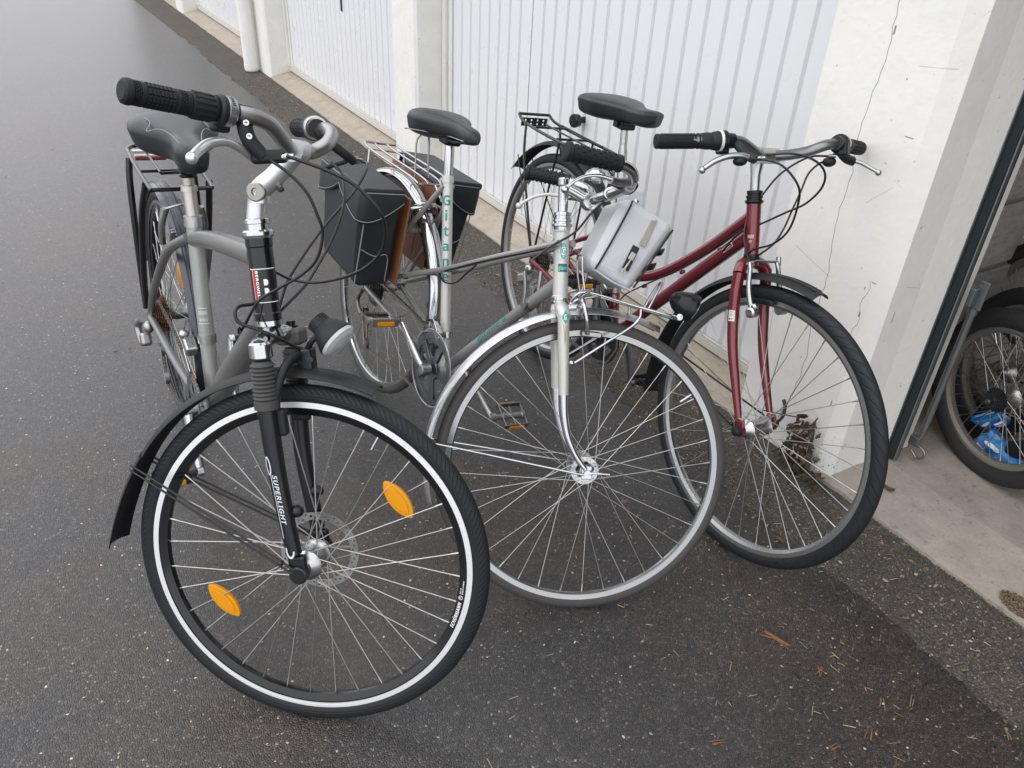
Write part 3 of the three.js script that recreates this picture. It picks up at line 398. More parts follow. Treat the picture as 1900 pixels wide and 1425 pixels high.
// ---------------------------------------------------------------- trekking bicycle (front left)
{
  const { b, s, f, st } = bicycle('trekking_bicycle', 'grey and black trekking bicycle with suspension fork, front left, nearest the camera', [-2.169, 0.0001, 1.7093], [[1, 0, -0.0022], [-0.0002, 0.9951, -0.0986], [0.0022, 0.0986, 0.9951]], [[0.5926, 0.1393, -0.7934], [-0.3429, 0.9349, -0.0919], [0.7289, 0.3265, 0.6017]], [-1.1089, 0.3296, 1.6541], 'bicycles parked side by side');
  const H = 0.348;
  f('seat_tube', [bar([0.392, 0.27, 0], [0.298, 0.748, 0], 0.0185, 20), bar([0.392, 0.285, -0.036], [0.392, 0.285, 0.036], 0.021, 20)], M.frameLight);
  f('seat_clamp', [turned([0.302, 0.729, 0], [-0.092, 0.472, 0], [[0, 0.0185], [0, 0.0225], [0.024, 0.0225], [0.026, 0.0165], [0.027, 0]]), bar([0.28, 0.738, -0.014], [0.28, 0.738, 0.014], 0.005)], M.alu);
  f('top_tube', [sweep([[0.306, 0.698, 0], [0.45, 0.752, 0], [0.7, 0.83, 0], [0.842, 0.872, 0]], t => 0.0205 + 0.004 * t, { n: 18, sy: 0.92 })], M.frameGrey);
  f('down_tube', [sweep([[0.394, 0.287, 0], [0.52, 0.425, 0], [0.74, 0.632, 0], [0.872, 0.762, 0]], t => 0.023 + 0.004 * Math.sin(t * 3), { n: 18, sy: 1.1 })], M.frameGrey);
  for (const z of [1, -1]) {
    f('seat_stay', [sweep([[0.306, 0.703, z * 0.016], [0.22, 0.645, z * 0.044], [0.105, 0.525, z * 0.06], [0.02, 0.43, z * 0.066], [-0.026, 0.362, z * 0.068]], t => 0.0125 - 0.003 * t, { n: 14 })], M.frameGrey);
    f('chain_stay', [sweep([[0.372, 0.288, z * 0.028], [0.18, 0.31, z * 0.05], [-0.026, 0.344, z * 0.068]], 0.0105, { n: 14 })], M.frameGrey);
    f('dropout', [xf(rbox(0.04, 0.045, 0.007, 0.003), [-0.03, H + 0.002, z * 0.0685])], M.aluDull);
  }
  f('seat_post', [cone([0.301, 0.735, 0], [0.276, 0.808, 0], 0.0155, 0.0155), turned([0.276, 0.805, 0], [-0.19, 0.98, 0], [[0, 0], [0, 0.019], [0.012, 0.0175], [0.014, 0.0135], [0.03, 0.0135], [0.03, 0]])], std({ map: wear([0.5, 0.49, 0.46], 0.62, [0.2, 0.12, 0.06]), metalness: 0.9, roughness: 0.4 }));
  { const st2 = [[0, 0]]; for (let k = 0; k <= 5; k++) st2.push([k * 0.0085, 0.0135], [k * 0.0085 + 0.0042, 0.019]); st2.push([0.052, 0.012], [0.052, 0]); f('post_gaiter', [turned([0.27, 0.834, 0], [-0.19, 0.98, 0], st2)], M.rubber); }
  f('saddle_clamp', [xf(rbox(0.05, 0.02, 0.04, 0.004), [0.25, 0.888, 0]), ...[1, -1].map(z => sweep([[0.1, 0.9, z * 0.03], [0.18, 0.89, z * 0.022], [0.28, 0.89, z * 0.022], [0.35, 0.912, z * 0.008]], 0.0035))], M.steel);
  const sd = f('saddle', [xf(saddleG({ len: 0.285, x0: 0, rear: 0.1, nose: 0.037, thick: 0.052, dome: 0.034, kick: 0.004, drop: 0.02, groove: 0.004, t0: 0.25, nt: 0.2 }), [0.088, 0.91, 0])], M.saddle);
  const seam = (pts) => sweep(pts, 0.0011, { n: 6 });
  for (const z of [1, -1]) mesh('stitching', [seam([[0.135, 0.9395, z * 0.066], [0.21, 0.9405, z * 0.06], [0.228, 0.929, z * 0.072], [0.25, 0.939, z * 0.05], [0.285, 0.938, z * 0.034], [0.34, 0.926, z * 0.022]])], M.thread, sd);
  // rear wheel and its fittings
  const RW = new THREE.Matrix4().makeTranslation(-0.03, H, 0);
  makeWheel('rear_wheel', b, RW, { tr: 0.0185, tyreMat: tyreM.rearB, rimMat: M.gloss, track: M.aluGrey, fz: [0.022, -0.032], axle: 0.058, fr: 0.024, hubMat: M.aluGrey, shell: 0.02 });
  f('rear_mudguard', [fender(0.366, -24, 178, 0.054, 0.012).translate(-0.03, H, 0), ...[-0.014, -0.007, 0, 0.007, 0.014].map(z => { const P = []; for (let k = 0; k <= 40; k++) { const a = (-23 + k * 5) * Math.PI / 180; P.push([-0.03 + Math.cos(a) * 0.3663, H + Math.sin(a) * 0.3663, z]); } return sweep(P, 0.0013, { n: 5, curve: false }); })], phy({ color: lin(0.03, 0.033, 0.048), roughness: 0.4, clearcoat: 0.5, clearcoatRoughness: 0.2 }));
  f('cassette', cassetteG(7, 0.052, 0.026, 0.03, 0.0046).map(g => g.translate(-0.03, H, 0)), M.rust);
  f('rear_derailleur', [xf(rbox(0.05, 0.04, 0.03, 0.01), [-0.01, 0.27, 0.088], [0, 0, 0.5]), ball([0.012, 0.318, 0.08], 0.018, [1, 1, 0.8]), sweep([[-0.02, 0.33, 0.09], [-0.045, 0.3, 0.1], [-0.02, 0.255, 0.096]], 0.011), xf(rbox(0.02, 0.1, 0.003, 0.004), [0.025, 0.2, 0.056], [0, 0, 0.35]), xf(rbox(0.02, 0.1, 0.003, 0.004), [0.025, 0.2, 0.044], [0, 0, 0.35]), turned([0.01, 0.245, 0.044], [0, 0, 1], [[0, 0], [0, 0.02], [0.012, 0.02], [0.012, 0]]), turned([0.04, 0.165, 0.044], [0, 0, 1], [[0, 0], [0, 0.02], [0.012, 0.02], [0.012, 0]])].map(g => g.translate(-0.03, 0, 0)), M.aluDull);
  f('chain', chainG([[-0.03, H + 0.04, 0.045], [0.2, 0.4, 0.046], [0.39, 0.285 + 0.088, 0.047], [0.44, 0.34, 0.047], [0.46, 0.285, 0.047], [0.43, 0.22, 0.047], [0.37, 0.197, 0.047], [0.2, 0.175, 0.048], [0.02, 0.148, 0.05], [-0.01, 0.17, 0.05], [-0.01, 0.25, 0.05]]), M.steel);
  f('chainring', [chainringG(0.088, 42, windowsH(5, 0.04, 0.068, 0.62)).translate(0.392, 0.285, 0.046), chainringG(0.066, 32, windowsH(5, 0.03, 0.052, 0.62)).translate(0.392, 0.285, 0.039)], M.aluGrey);
  f('crank', crankG([0.392, 0.285, 0.06], [0.525, 0.19, 0.072]), M.alu); f('crank', crankG([0.392, 0.285, -0.06], [0.22, 0.375, -0.09]), M.alu);
  pedal(b, [0.525, 0.19, 0.082], 1, 0.2, M.plasticMat, false); pedal(b, [0.22, 0.375, -0.1], -1, -0.1, M.plasticMat, false);
  f('front_derailleur', [turned([0.357, 0.45, 0], [-0.092, 0.472, 0], [[0, 0.0185], [0, 0.022], [0.022, 0.022], [0.022, 0.0185]]), xf(rbox(0.05, 0.03, 0.03, 0.006), [0.325, 0.43, 0.035], [0, 0, -0.4]), xf(rbox(0.07, 0.03, 0.003, 0.004), [0.34, 0.39, 0.05], [0, 0, -0.5]), ball([0.31, 0.455, 0.045], 0.012)], M.alu);
  f('rear_brake', [...[1, -1].flatMap(z => [sweep([[0.16, 0.635, z * 0.05], [0.175, 0.69, z * 0.05], [0.19, 0.735, z * 0.04]], 0.0085, { sy: 0.7 }), xf(rbox(0.05, 0.012, 0.012, 0.003), [0.165, 0.655, z * 0.026], [0, 0, 0.9])]), sweep([[0.19, 0.735, 0.04], [0.195, 0.745, 0], [0.19, 0.735, -0.04]], 0.003)], M.alu);
  for (const a of [0.9, -0.55]) { const g = sub('spoke_reflector', b, new THREE.Matrix4().makeRotationZ(a)  .setPosition(-0.03 + Math.cos(a) * 0.22, H + Math.sin(a) * 0.22, 0.004)); mesh('reflector', [ball([0, 0, 0], 0.02, [1, 2, 0.35])], M.amber, g); }
  { // rack
    const y = 0.785, g = []; for (const z of [1, -1]) { g.push(sweep([[0.2, y, z * 0.068], [0.19, y, z * 0.07], [0, y + 0.004, z * 0.073], [-0.12, y + 0.006, z * 0.07]], 0.005)); }
    g.push(bar([0.2, y, 0.068], [0.2, y, -0.068], 0.005), bar([0.06, y + 0.002, 0.073], [0.06, y + 0.002, -0.073], 0.004), sweep([[-0.12, y + 0.006, 0.07], [-0.15, y + 0.006, 0.05], [-0.155, y + 0.006, 0], [-0.15, y + 0.006, -0.05], [-0.12, y + 0.006, -0.07]], 0.005), sweep([[0.1, y + 0.008, 0.03], [0.1, y + 0.01, -0.03]], 0.004), sweep([[-0.13, y + 0.008, 0.03], [0.1, y + 0.01, 0.03]], 0.003), sweep([[-0.13, y + 0.008, -0.03], [0.1, y + 0.01, -0.03]], 0.003));
    for (const z of [1, -1]) g.push(sweep([[-0.06, y, z * 0.075], [-0.055, y - 0.05, z * 0.08], [-0.03, 0.56, z * 0.082], [-0.03, 0.372, z * 0.078]], 0.0085, { sy: 0.6 }), sweep([[0.15, y, z * 0.073], [0.1, 0.7, z * 0.08], [0.03, 0.52, z * 0.082], [-0.024, 0.38, z * 0.078]], 0.0085, { sy: 0.6 }));
    f('rack', g, M.gloss); f('rack_clip', [xf(rbox(0.016, 0.004, 0.12, 0.001), [-0.075, y + 0.014, 0.005])], M.alu);
    f('rear_lamp', [xf(rbox(0.02, 0.014, 0.08, 0.005), [-0.14, y - 0.022, 0.012])], M.redLens); }
  // steering side: head tube, headset, fork (written along the steering axis, origin at the front hub)
  const ht = st('head_tube', [turned([-0.026, 0.468, 0], [0, 1, 0], [[0, 0.0], [0, 0.0235], [0.012, 0.0235], [0.014, 0.0222], [0.128, 0.0222], [0.13, 0.0235], [0.144, 0.0235], [0.144, 0]], 36)], M.gloss);
  mesh('badge', [bent(0.0229, 0.42, 2.2, 0.032, 0.092)], std({ roughness: 0.35, map: canvasTex(512, 384, (c, w, h) => { c.fillStyle = '#15171a'; c.fillRect(0, 0, w, h); c.fillStyle = '#e8e8e6'; c.fillRect(0, 0, w, 9); c.fillRect(0, h - 9, w, 9); c.fillStyle = '#b3262c'; c.fillRect(60, 14, 62, h - 28); c.fillStyle = '#f2f2f0'; c.fillRect(54, 9, 7, h - 18); c.save(); c.translate(122, 18); c.rotate(Math.PI / 2); c.font = 'bold 66px sans-serif'; c.textBaseline = 'bottom'; c.fillText('BERGWELT', 0, 2, h - 36); c.restore(); for (const y of [120, 218]) { c.beginPath(); c.moveTo(255, y); c.lineTo(300, y); c.arc(300, y + 34, 34, -Math.PI / 2, Math.PI / 2); c.lineTo(255, y + 68); c.closePath(); c.fill(); } }) }), ht, new THREE.Matrix4().makeTranslation(-0.026, 0.468, 0));
  st('headset', [turned([-0.026, 0.612, 0], [0, 1, 0], [[0, 0], [0, 0.025], [0.005, 0.027], [0.011, 0.027], [0.014, 0.024], [0.014, 0.02], [0.024, 0.02], [0.025, 0.0225], [0.032, 0.0225], [0.034, 0.017], [0.036, 0]]), turned([-0.026, 0.452, 0], [0, 1, 0], [[0, 0], [0, 0.019], [0.006, 0.0245], [0.015, 0.0245], [0.016, 0.022], [0.017, 0]])], M.chrome);
  const stem = st('stem', [cone([-0.026, 0.644, 0], [-0.017, 0.69, 0], 0.0165, 0.0155), sweep([[-0.016, 0.672, 0], [-0.012, 0.692, 0], [0.015, 0.712, 0], [0.05, 0.742, 0], [0.064, 0.753, 0]], t => 0.0185 - 0.003 * t, { n: 18, sy: 1.05 }), turned([0.064, 0.753, -0.024], [0, 0, 1], [[0, 0], [0, 0.0185], [0.048, 0.0185], [0.048, 0]])], M.aluLight);
  mesh('bolt', [turned([-0.012, 0.69, 0.012], [0, 0, 1], [[0, 0], [0, 0.0165], [0.008, 0.0165], [0.009, 0.0145], [0.009, 0.007], [0.006, 0.006], [0.006, 0]]), turned([0.022, 0.705, -0.006], [0.3, -0.6, 0.6], [[0, 0], [0, 0.006], [0.02, 0.006], [0.022, 0]])], M.steel, stem);
  st('handlebar', [sweep([[0.062, 0.754, 0.004], [0.061, 0.757, 0.03], [0.06, 0.773, 0.058], [0.058, 0.79, 0.09], [0.045, 0.8, 0.118], [0.02, 0.806, 0.15], [-0.06, 0.826, 0.272]], 0.0125, { n: 16, seg: 50 }), sweep([[0.066, 0.752, -0.004], [0.076, 0.752, -0.03], [0.094, 0.765, -0.058], [0.094, 0.782, -0.09], [0.078, 0.795, -0.12], [0.04, 0.803, -0.16], [-0.034, 0.816, -0.262]], 0.0125, { n: 16, seg: 50 })], M.aluDull);
  const gripSteps = (L, r) => [[0, 0], [0, r * 0.8], [0.003, r * 1.05], [0.009, r * 1.12], [0.012, r * 1.1], [0.013, r * 0.93], [0.022, r * 0.93], [0.0235, r * 1.06], [0.028, r * 1.06], [0.029, r * 0.95], [L - 0.022, r * 0.95], [L - 0.021, r * 1.05], [L - 0.017, r * 1.05], [L - 0.016, r * 0.95], [L - 0.002, r * 0.95], [L - 0.001, r * 1.08], [L, r], [L, 0.012]];
  const P = (t) => [lerp(-0.066, 0.03, t), lerp(0.828, 0.8035, t), lerp(0.281, 0.135, t)]; // right grip line, end to inner
  const Q = (t) => [lerp(-0.04, 0.052, t), lerp(0.818, 0.801, t), lerp(-0.275, -0.14, t)];
  const gp1 = { steps: gripSteps, rows: 7, cols: 10, y0: 0.031, y1: 0.024, fw: 0.78, fh: 0.82 };
  const bands = (X, parent) => { const m = align(X(0), X(1), [0, 1, 0.2]), L = V3(X(0)).distanceTo(V3(X(0.54))), g = []; for (const y0 of [0.0145, L - 0.0135]) for (let j = 0; j < 3; j++) for (let i = 0; i < 22; i++) { const q = xf(rbox(0.0036, 0.0022, 0.003, 0.0006, 1), [0, 0, 0.0158]); q.rotateY((i + (j % 2) / 2) / 22 * Math.PI * 2); q.translate(0, y0 + j * 0.0034, 0); g.push(q); } return mesh('grip_band', g, M.rubber, parent, m); };
  for (const X of [P, Q]) {
    const gr = sub('grip', b, s); grip(X(0), X(0.54), gr, gp1).name = 'rubber_sleeve'; bands(X, gr);
    const sh = sub('twist_shifter', b, s), m = align(X(0.545), X(1), [0, 1, 0.2]), L = V3(X(0)).distanceTo(V3(X(1))), at = (t) => (t - 0.545) * L;
    mesh('twist_sleeve', [turned([0, 0, 0], [0, 1, 0], [[0, 0], [0, 0.0155], [0.002, 0.0185], [at(0.62), 0.0196], [at(0.76), 0.0185], [at(0.785), 0.0165], [at(0.785), 0]]), ...Array.from({ length: 14 }, (_, i) => xf(rbox(0.0042, at(0.72), 0.003, 0.001, 1), [0, at(0.545) + at(0.72) / 2 + 0.004, 0.0188]).rotateY(i / 14 * Math.PI * 2))], M.rubber, sh, m);
    mesh('shifter_housing', [turned([0, at(0.785), 0], [0, 1, 0], [[0, 0], [0, 0.021], [0.004, 0.0235], [0.012, 0.0225], [0.013, 0.017], [at(0.97) - at(0.785), 0.0165], [at(0.97) - at(0.785), 0]]), X === P ? xf(rbox(0.02, 0.028, 0.05, 0.006), [-0.012, at(0.87), -0.006]) : ball([0, at(0.87), 0], 0.012)], M.plasticMat, sh, m);
    mesh('shifter_ring', [turned([0, at(0.845), 0], [0, 1, 0], [[0, 0], [0, 0.0215], [0.002, 0.0225], [0.014, 0.0225], [0.016, 0.021], [0.016, 0]], 36)], M.alu, sh, m);
    if (X === P) mesh('lettering', [bent(0.0228, 0.9, 1.3, at(0.845) + 0.002, at(0.845) + 0.0145)], decal(256, 96, (c, w, h) => { c.clearRect(0, 0, w, h); c.fillStyle = '#23262a'; c.font = 'bold 62px sans-serif'; c.fillText('SRAM', 22, 70, 220); }), sh, m);
  }
  { const L = sub('brake_lever', b, s);
    mesh('lever_body', [sweep([[0.036, 0.808, 0.118], [0.032, 0.79, 0.124], [0.036, 0.765, 0.122], [0.05, 0.742, 0.112]], t => 0.0145 + 0.002 * Math.sin(t * 3), { sy: 0.7 }), xf(rbox(0.056, 0.021, 0.024, 0.007), [0.058, 0.74, 0.106], [0, 0.3, 0]), turned([0.036, 0.8, 0.112], [-0.55, 0.14, 0.82], [[0, 0], [0, 0.017], [0.018, 0.017], [0.018, 0]])], M.plasticMat, L);
    mesh('lever_blade', [sweep([[0.03, 0.742, 0.112], [0.026, 0.753, 0.136], [0.018, 0.762, 0.162], [0.004, 0.759, 0.19], [-0.001, 0.748, 0.214], [0.0, 0.737, 0.238]], t => 0.0084 - 0.0012 * t, { sy: 0.75, n: 14 }), ball([0.0, 0.7365, 0.239], 0.0088)], M.aluLight, L);
    mesh('bolt', [[0.041, 0.79, 0.137], [0.043, 0.77, 0.136]].map(p => turned(p, [0.4, 0.1, 0.9], [[-0.004, 0], [-0.004, 0.0045], [0.001, 0.0045], [0.001, 0.002], [0, 0]])), M.chrome, L);
    mesh('adjuster', [turned([0.08, 0.7385, 0.106], [1, -0.02, -0.1], [[0, 0], [0, 0.006], [0.008, 0.006], [0.009, 0.0045], [0.018, 0.0045], [0.018, 0]])], M.alu, L);
    const K = sub('brake_lever', b, s);
    mesh('lever_body', [sweep([[0.05, 0.8, -0.135], [0.066, 0.78, -0.14], [0.095, 0.75, -0.165], [0.1, 0.742, -0.18]], 0.011, { sy: 0.8 }), turned([0.055, 0.8, -0.13], [-0.55, 0.1, -0.82], [[0, 0], [0, 0.017], [0.018, 0.017], [0.018, 0]])], M.plasticMat, K);
    mesh('lever_blade', [sweep([[0.092, 0.745, -0.175], [0.07, 0.742, -0.215], [0.03, 0.738, -0.25], [0.01, 0.732, -0.272]], 0.0065, { sy: 0.75 })], M.plasticMat, K);
    mesh('adjuster', [turned([0.1, 0.743, -0.182], [0.4, -0.06, -0.5], [[0, 0], [0, 0.0075], [0.01, 0.0075], [0.012, 0.005], [0.02, 0.005], [0.02, 0]])], M.chrome, K); }
  { const cb = sub('cables', b, s), cab = (p, r = 0.0026) => mesh('cable', [sweep(p, r, { n: 8, seg: 60 })], M.cable, cb);
    cab([[0.092, 0.739, 0.12], [0.151, 0.713, 0.105], [0.189, 0.688, 0.09], [0.221, 0.644, 0.075], [0.222, 0.618, 0.06], [0.209, 0.584, 0.045], [0.18, 0.559, 0.03], [0.137, 0.541, 0.015], [0.069, 0.53, 0], [0.019, 0.536, -0.015], [-0.014, 0.548, -0.03]], 0.0028);
    cab([[0.065, 0.734, 0.12], [0.088, 0.714, 0.112], [0.112, 0.682, 0.103], [0.122, 0.647, 0.095], [0.125, 0.621, 0.087], [0.108, 0.578, 0.078], [0.08, 0.554, 0.07], [0.026, 0.528, 0.062], [-0.012, 0.51, 0.053], [-0.033, 0.49, 0.045], [-0.06, 0.46, 0.03]]);
    cab([[0.108, 0.74, -0.2], [0.129, 0.735, -0.176], [0.133, 0.72, -0.151], [0.119, 0.689, -0.127], [0.054, 0.619, -0.103], [0.017, 0.569, -0.079], [-0.006, 0.527, -0.054], [-0.017, 0.484, -0.03]]);
    cab([[0.064, 0.74, -0.16], [0.088, 0.718, -0.141], [0.096, 0.688, -0.123], [0.097, 0.654, -0.104], [0.079, 0.604, -0.086], [0.045, 0.546, -0.067], [0.03, 0.521, -0.049], [-0.015, 0.478, -0.03]]);
    cab([[-0.03, 0.505, 0.02], [-0.039, 0.5, 0.03], [-0.054, 0.499, 0.053], [-0.056, 0.489, 0.064], [-0.052, 0.475, 0.065], [-0.023, 0.458, 0.054], [0.002, 0.439, 0.033], [0.029, 0.412, 0], [0.045, 0.41, -0.01]], 0.0032); }
  // suspension fork
  st('fork_crown', [cone([-0.026, 0.452, 0], [-0.024, 0.435, 0], 0.0185, 0.022), sweep([[-0.02, 0.43, 0.064], [-0.022, 0.438, 0.03], [-0.022, 0.44, 0], [-0.018, 0.438, -0.03], [-0.014, 0.43, -0.064]], t => 0.018, { n: 14, sy: 0.8 }), turned([-0.02, 0.408, 0.06], [0, 1, 0], [[0, 0], [0, 0.017], [0.003, 0.02], [0.026, 0.02], [0.03, 0.016], [0.03, 0]])], M.chrome);
  st('crown_cap', [xf(rbox(0.05, 0.032, 0.042, 0.008), [-0.012, 0.427, -0.058])], std({ color: lin(0.12, 0.115, 0.1), metalness: 0.4, roughness: 0.55 }));
  st('crown_bolt', [turned([-0.019, 0.437, 0.06], [0, 1, 0], [[0, 0], [0, 0.012], [0.003, 0.012], [0.004, 0.007], [0.011, 0.007], [0.011, 0]], 6), turned([-0.011, 0.443, -0.06], [0, 1, 0], [[0, 0], [0, 0.012], [0.003, 0.012], [0.004, 0.008], [0.012, 0.008], [0.012, 0]], 6)], M.plastic);
  for (const z of [0.06, -0.06]) {
    const bs = [[0, 0], [0, 0.016]]; for (let k = 0; k < 9; k++) bs.push([0.004 + k * 0.0073, 0.0175 + 0.0002 * k], [0.0076 + k * 0.0073, 0.0218]); bs.push([0.07, 0.0185], [0.072, 0.0215], [0.086, 0.0215], [0.088, 0.018], [0.088, 0]);
    const top = z > 0 ? [-0.0205, 0.404, z] : [-0.012, 0.404, z];
    st('fork_gaiter', [turned(top, [-0.02, -1, 0], bs, 28)], std({ color: lin(0.05, 0.049, 0.048), roughness: 0.7 }));
    const lg = st('fork_leg', [sweep([[z > 0 ? -0.0225 : -0.014, 0.322, z], [-0.019, 0.2, z], [-0.012, 0.1, z], [-0.006, 0.04, z]], t => 0.0175 - 0.003 * t, { n: 18 }), xf(rbox(0.034, 0.05, 0.016, 0.006), [-0.002, 0.012, z * 0.98]), turned([0, 0, z - Math.sign(z) * 0.006], [0, 0, Math.sign(z)], [[0, 0], [0, 0.017], [0.016, 0.017], [0.018, 0.014], [0.018, 0]]), ball([0.004, 0.12, z * 0.85], 0.012, [1.2, 1, 1])], M.satin);
    if (z > 0) mesh('lettering', [bent(0.0178, 0.15, 2.1, -0.02, 0.19)], decal(192, 768, (c, w, h) => { c.clearRect(0, 0, w, h); c.strokeStyle = c.fillStyle = '#c9ccd0'; c.save(); c.translate(70, 150); c.rotate(Math.PI / 2); c.font = 'bold italic 58px sans-serif'; c.fillText('SUPERLIGHT', 0, -2, 440); c.restore(); c.lineWidth = 7; c.beginPath(); c.moveTo(58, 130); c.lineTo(58, 600); c.stroke(); c.beginPath(); c.ellipse(50, 90, 20, 60, 0, 0, 7); c.lineWidth = 12; c.stroke(); c.beginPath(); c.ellipse(95, 690, 34, 50, 0, 0.2, 3.6); c.lineWidth = 16; c.stroke(); }), lg, align([-0.008, 0.052, z], [-0.0195, 0.21, z]));
  }
  st('fork_brace', [sweep([[-0.012, 0.3, 0.052], [-0.006, 0.335, 0.053], [0.004, 0.368, 0.05], [0.014, 0.392, 0.038], [0.02, 0.4, 0.015], [0.02, 0.4, -0.015], [0.014, 0.392, -0.038], [0.004, 0.368, -0.05], [-0.008, 0.3, -0.052]], 0.0105, { sy: 0.75, n: 14, seg: 60 }), xf(rbox(0.035, 0.05, 0.02, 0.006), [-0.01, 0.29, 0.05]), xf(rbox(0.035, 0.05, 0.02, 0.006), [-0.006, 0.29, -0.05])], M.plasticMat);
  st('mudguard_bracket', [xf(rbox(0.024, 0.05, 0.03, 0.006), [0.036, 0.388, -0.008]), turned([0.045, 0.392, 0.004], [0.3, 0.2, 1], [[0, 0], [0, 0.0055], [0.004, 0.005], [0.005, 0]])], M.plastic);
  st('front_mudguard', [fender(0.379, 63.5, 147, 0.06, 0.012, 0.0018, 60, 10, 0.382)], M.plasticMat);
  st('mudflap', [fender(0.3835, 144, 175, 0.066, 0.012, 0.002, 24, 10, 0.41)], M.plastic);
  st('mudguard_stay', [1, -1].map(z => [bar([-0.322, 0.205, z * 0.03], [-0.004, 0.012, z * 0.072], 0.0022), bar([-0.326, 0.196, z * 0.03], [-0.008, 0.004, z * 0.072], 0.0022), ball([-0.03, 0.026, z * 0.07], 0.0055)]), M.cable);
  { const d = new THREE.Vector3(0.73, -0.66, 0.18).normalize(), c0 = new THREE.Vector3(0.062, 0.463, 0), q = [[0, 0], [0, 0.017], [0.017, 0.0195], [0.019, 0.0215], [0.03, 0.028], [0.046, 0.0355], [0.05, 0.037], [0.054, 0.037], [0.0545, 0]];
    const lamp = sub('headlamp', b, s); mesh('lamp_shell', [turned(c0.toArray(), d.toArray(), q, 36), ...Array.from({ length: 18 }, (_, k) => { const a = k / 18 * Math.PI * 2; return xf(rbox(0.0026, 0.016, 0.003, 0.0006, 1), [0, 0, 0.0185]).rotateY(a).translate(0, 0.009, 0).applyQuaternion(new THREE.Quaternion().setFromUnitVectors(new THREE.Vector3(0, 1, 0), d)).translate(c0.x, c0.y, c0.z); })], M.plasticMat, lamp);
    const c1 = c0.clone().addScaledVector(d, 0.0545); mesh('reflector_bowl', [turned(c1.toArray(), d.toArray(), [[0, 0], [0.001, 0.01], [0.004, 0.035]], 32)], M.chrome, lamp);
    mesh('lens', [turned(c1.toArray(), d.toArray(), [[0, 0.0365], [0.006, 0.0355], [0.011, 0.026], [0.0135, 0.012], [0.014, 0]], 32)], M.lens, lamp);
    mesh('lamp_arm', [sweep([[0.036, 0.405, -0.005], [0.05, 0.425, 0.0], [0.075, 0.44, 0.0], [0.088, 0.436, 0]], 0.0085, { sy: 0.6 })], M.plastic, lamp); }
  // front wheel
  const fw = makeWheel('front_wheel', b, s, { tr: 0.0185, tyreMat: tyreM.slash, rimMat: M.gloss, track: std({ color: lin(0.78, 0.78, 0.78), metalness: 0.55, roughness: 0.38 }), ri: 0.291, rh: 0.013, rw: 0.024, fz: [0.026, -0.024], axle: 0.05, fr: 0.024, ph: 0.3, valve: 1.0, sr: 0.00115 });
  mesh('disc_rotor', [extr(discShape(0.08, 0.0645, Array.from({ length: 48 }, (_, k) => [0.068 + (k % 3) * 0.004, k / 48 * 6.2832, 0.0026])), 0.0018, 0, 30).translate(0, 0, -0.042), ...Array.from({ length: 5 }, (_, k) => xf(rbox(0.05, 0.0045, 0.0018, 0.0008, 1), [0.042, 0.006, -0.041]).rotateZ(k / 5 * Math.PI * 2)), turned([0, 0, -0.043], [0, 0, 1], [[0, 0], [0, 0.024], [0.004, 0.024], [0.004, 0]])], M.aluDull, fw);
  mesh('hub_dynamo', [revolve([[0.012, -0.034], [0.029, -0.03], [0.03, -0.024], [0.021, -0.02], [0.019, 0], [0.021, 0.018], [0.03, 0.023], [0.03, 0.028], [0.02, 0.034], [0.012, 0.04]], 40)], M.alu, fw);
  const ves = (a, b) => { const q = new THREE.Shape(); for (let k = 0; k <= 40; k++) { const u = k / 40 * Math.PI * 2, X = a * Math.cos(u), Y = b * Math.sign(Math.sin(u)) * Math.pow(Math.abs(Math.sin(u)), 1.5); k ? q.lineTo(X, Y) : q.moveTo(X, Y); } return q; };
  for (const [x, y, t] of [[0.184, 0.123, -0.98], [-0.189, -0.087, -0.87]]) mesh('spoke_reflector', [xf(extr(ves(0.041, 0.0165), 0.005, 0.002, 24), [x, y, 0.001], [0, 0, t]), xf(extr(ves(0.03, 0.0105), 0.0012, 0.001, 24), [x, y, 0.008], [0, 0, t])], M.amber, fw);
  { const rr = 0.3055, pos = [], uv = [], idx = [], n = 24, a0 = -0.47, a1 = -0.1; for (let k = 0; k <= n; k++) { const a = lerp(a0, a1, k / n); for (const [r, v] of [[rr - 0.0022, 0], [rr - 0.0125, 1]]) { pos.push(Math.cos(a) * r, Math.sin(a) * r, lerp(0.0121, 0.0101, v)); uv.push(k / n, v); } if (k < n) { const o = 2 * k; idx.push(o, o + 2, o + 1, o + 1, o + 2, o + 3); } }
    const g = new THREE.BufferGeometry(); g.setAttribute('position', new THREE.Float32BufferAttribute(pos, 3)); g.setAttribute('uv', new THREE.Float32BufferAttribute(uv, 2)); g.setIndex(idx); g.computeVertexNormals();
    mesh('rim_lettering', [g], decal(1024, 96, (c, w, h) => { c.clearRect(0, 0, w, h); c.fillStyle = c.strokeStyle = '#e6e6e6'; c.font = 'bold italic 88px sans-serif'; c.fillText('SCHÜRMANN', 6, 82, 520); c.lineWidth = 7; c.beginPath(); c.arc(620, 48, 36, 0, 7); c.stroke(); c.beginPath(); c.moveTo(596, 66); c.lineTo(620, 20); c.lineTo(644, 66); c.stroke(); c.font = 'bold 30px sans-serif'; c.fillText('622 x 19', 690, 40, 200); c.fillText('MADE IN GERMANY', 690, 78, 260); }), fw); }
  // frame lettering
  f('lettering', [bent(0.0192, 1.2, 1.3, 0.235, 0.275).applyMatrix4(align([0.392, 0.27, 0], [0.298, 0.748, 0]))], decal(256, 160, (c, w, h) => { c.clearRect(0, 0, w, h); c.fillStyle = '#e4e6e6'; c.fillRect(0, 0, w, 6); c.fillRect(0, h - 6, w, 6); c.font = 'bold 52px sans-serif'; c.fillText('TREKKING', 14, 68, 228); c.font = 'bold 46px sans-serif'; c.fillText('Tubo de Lux', 14, 132, 228); }));
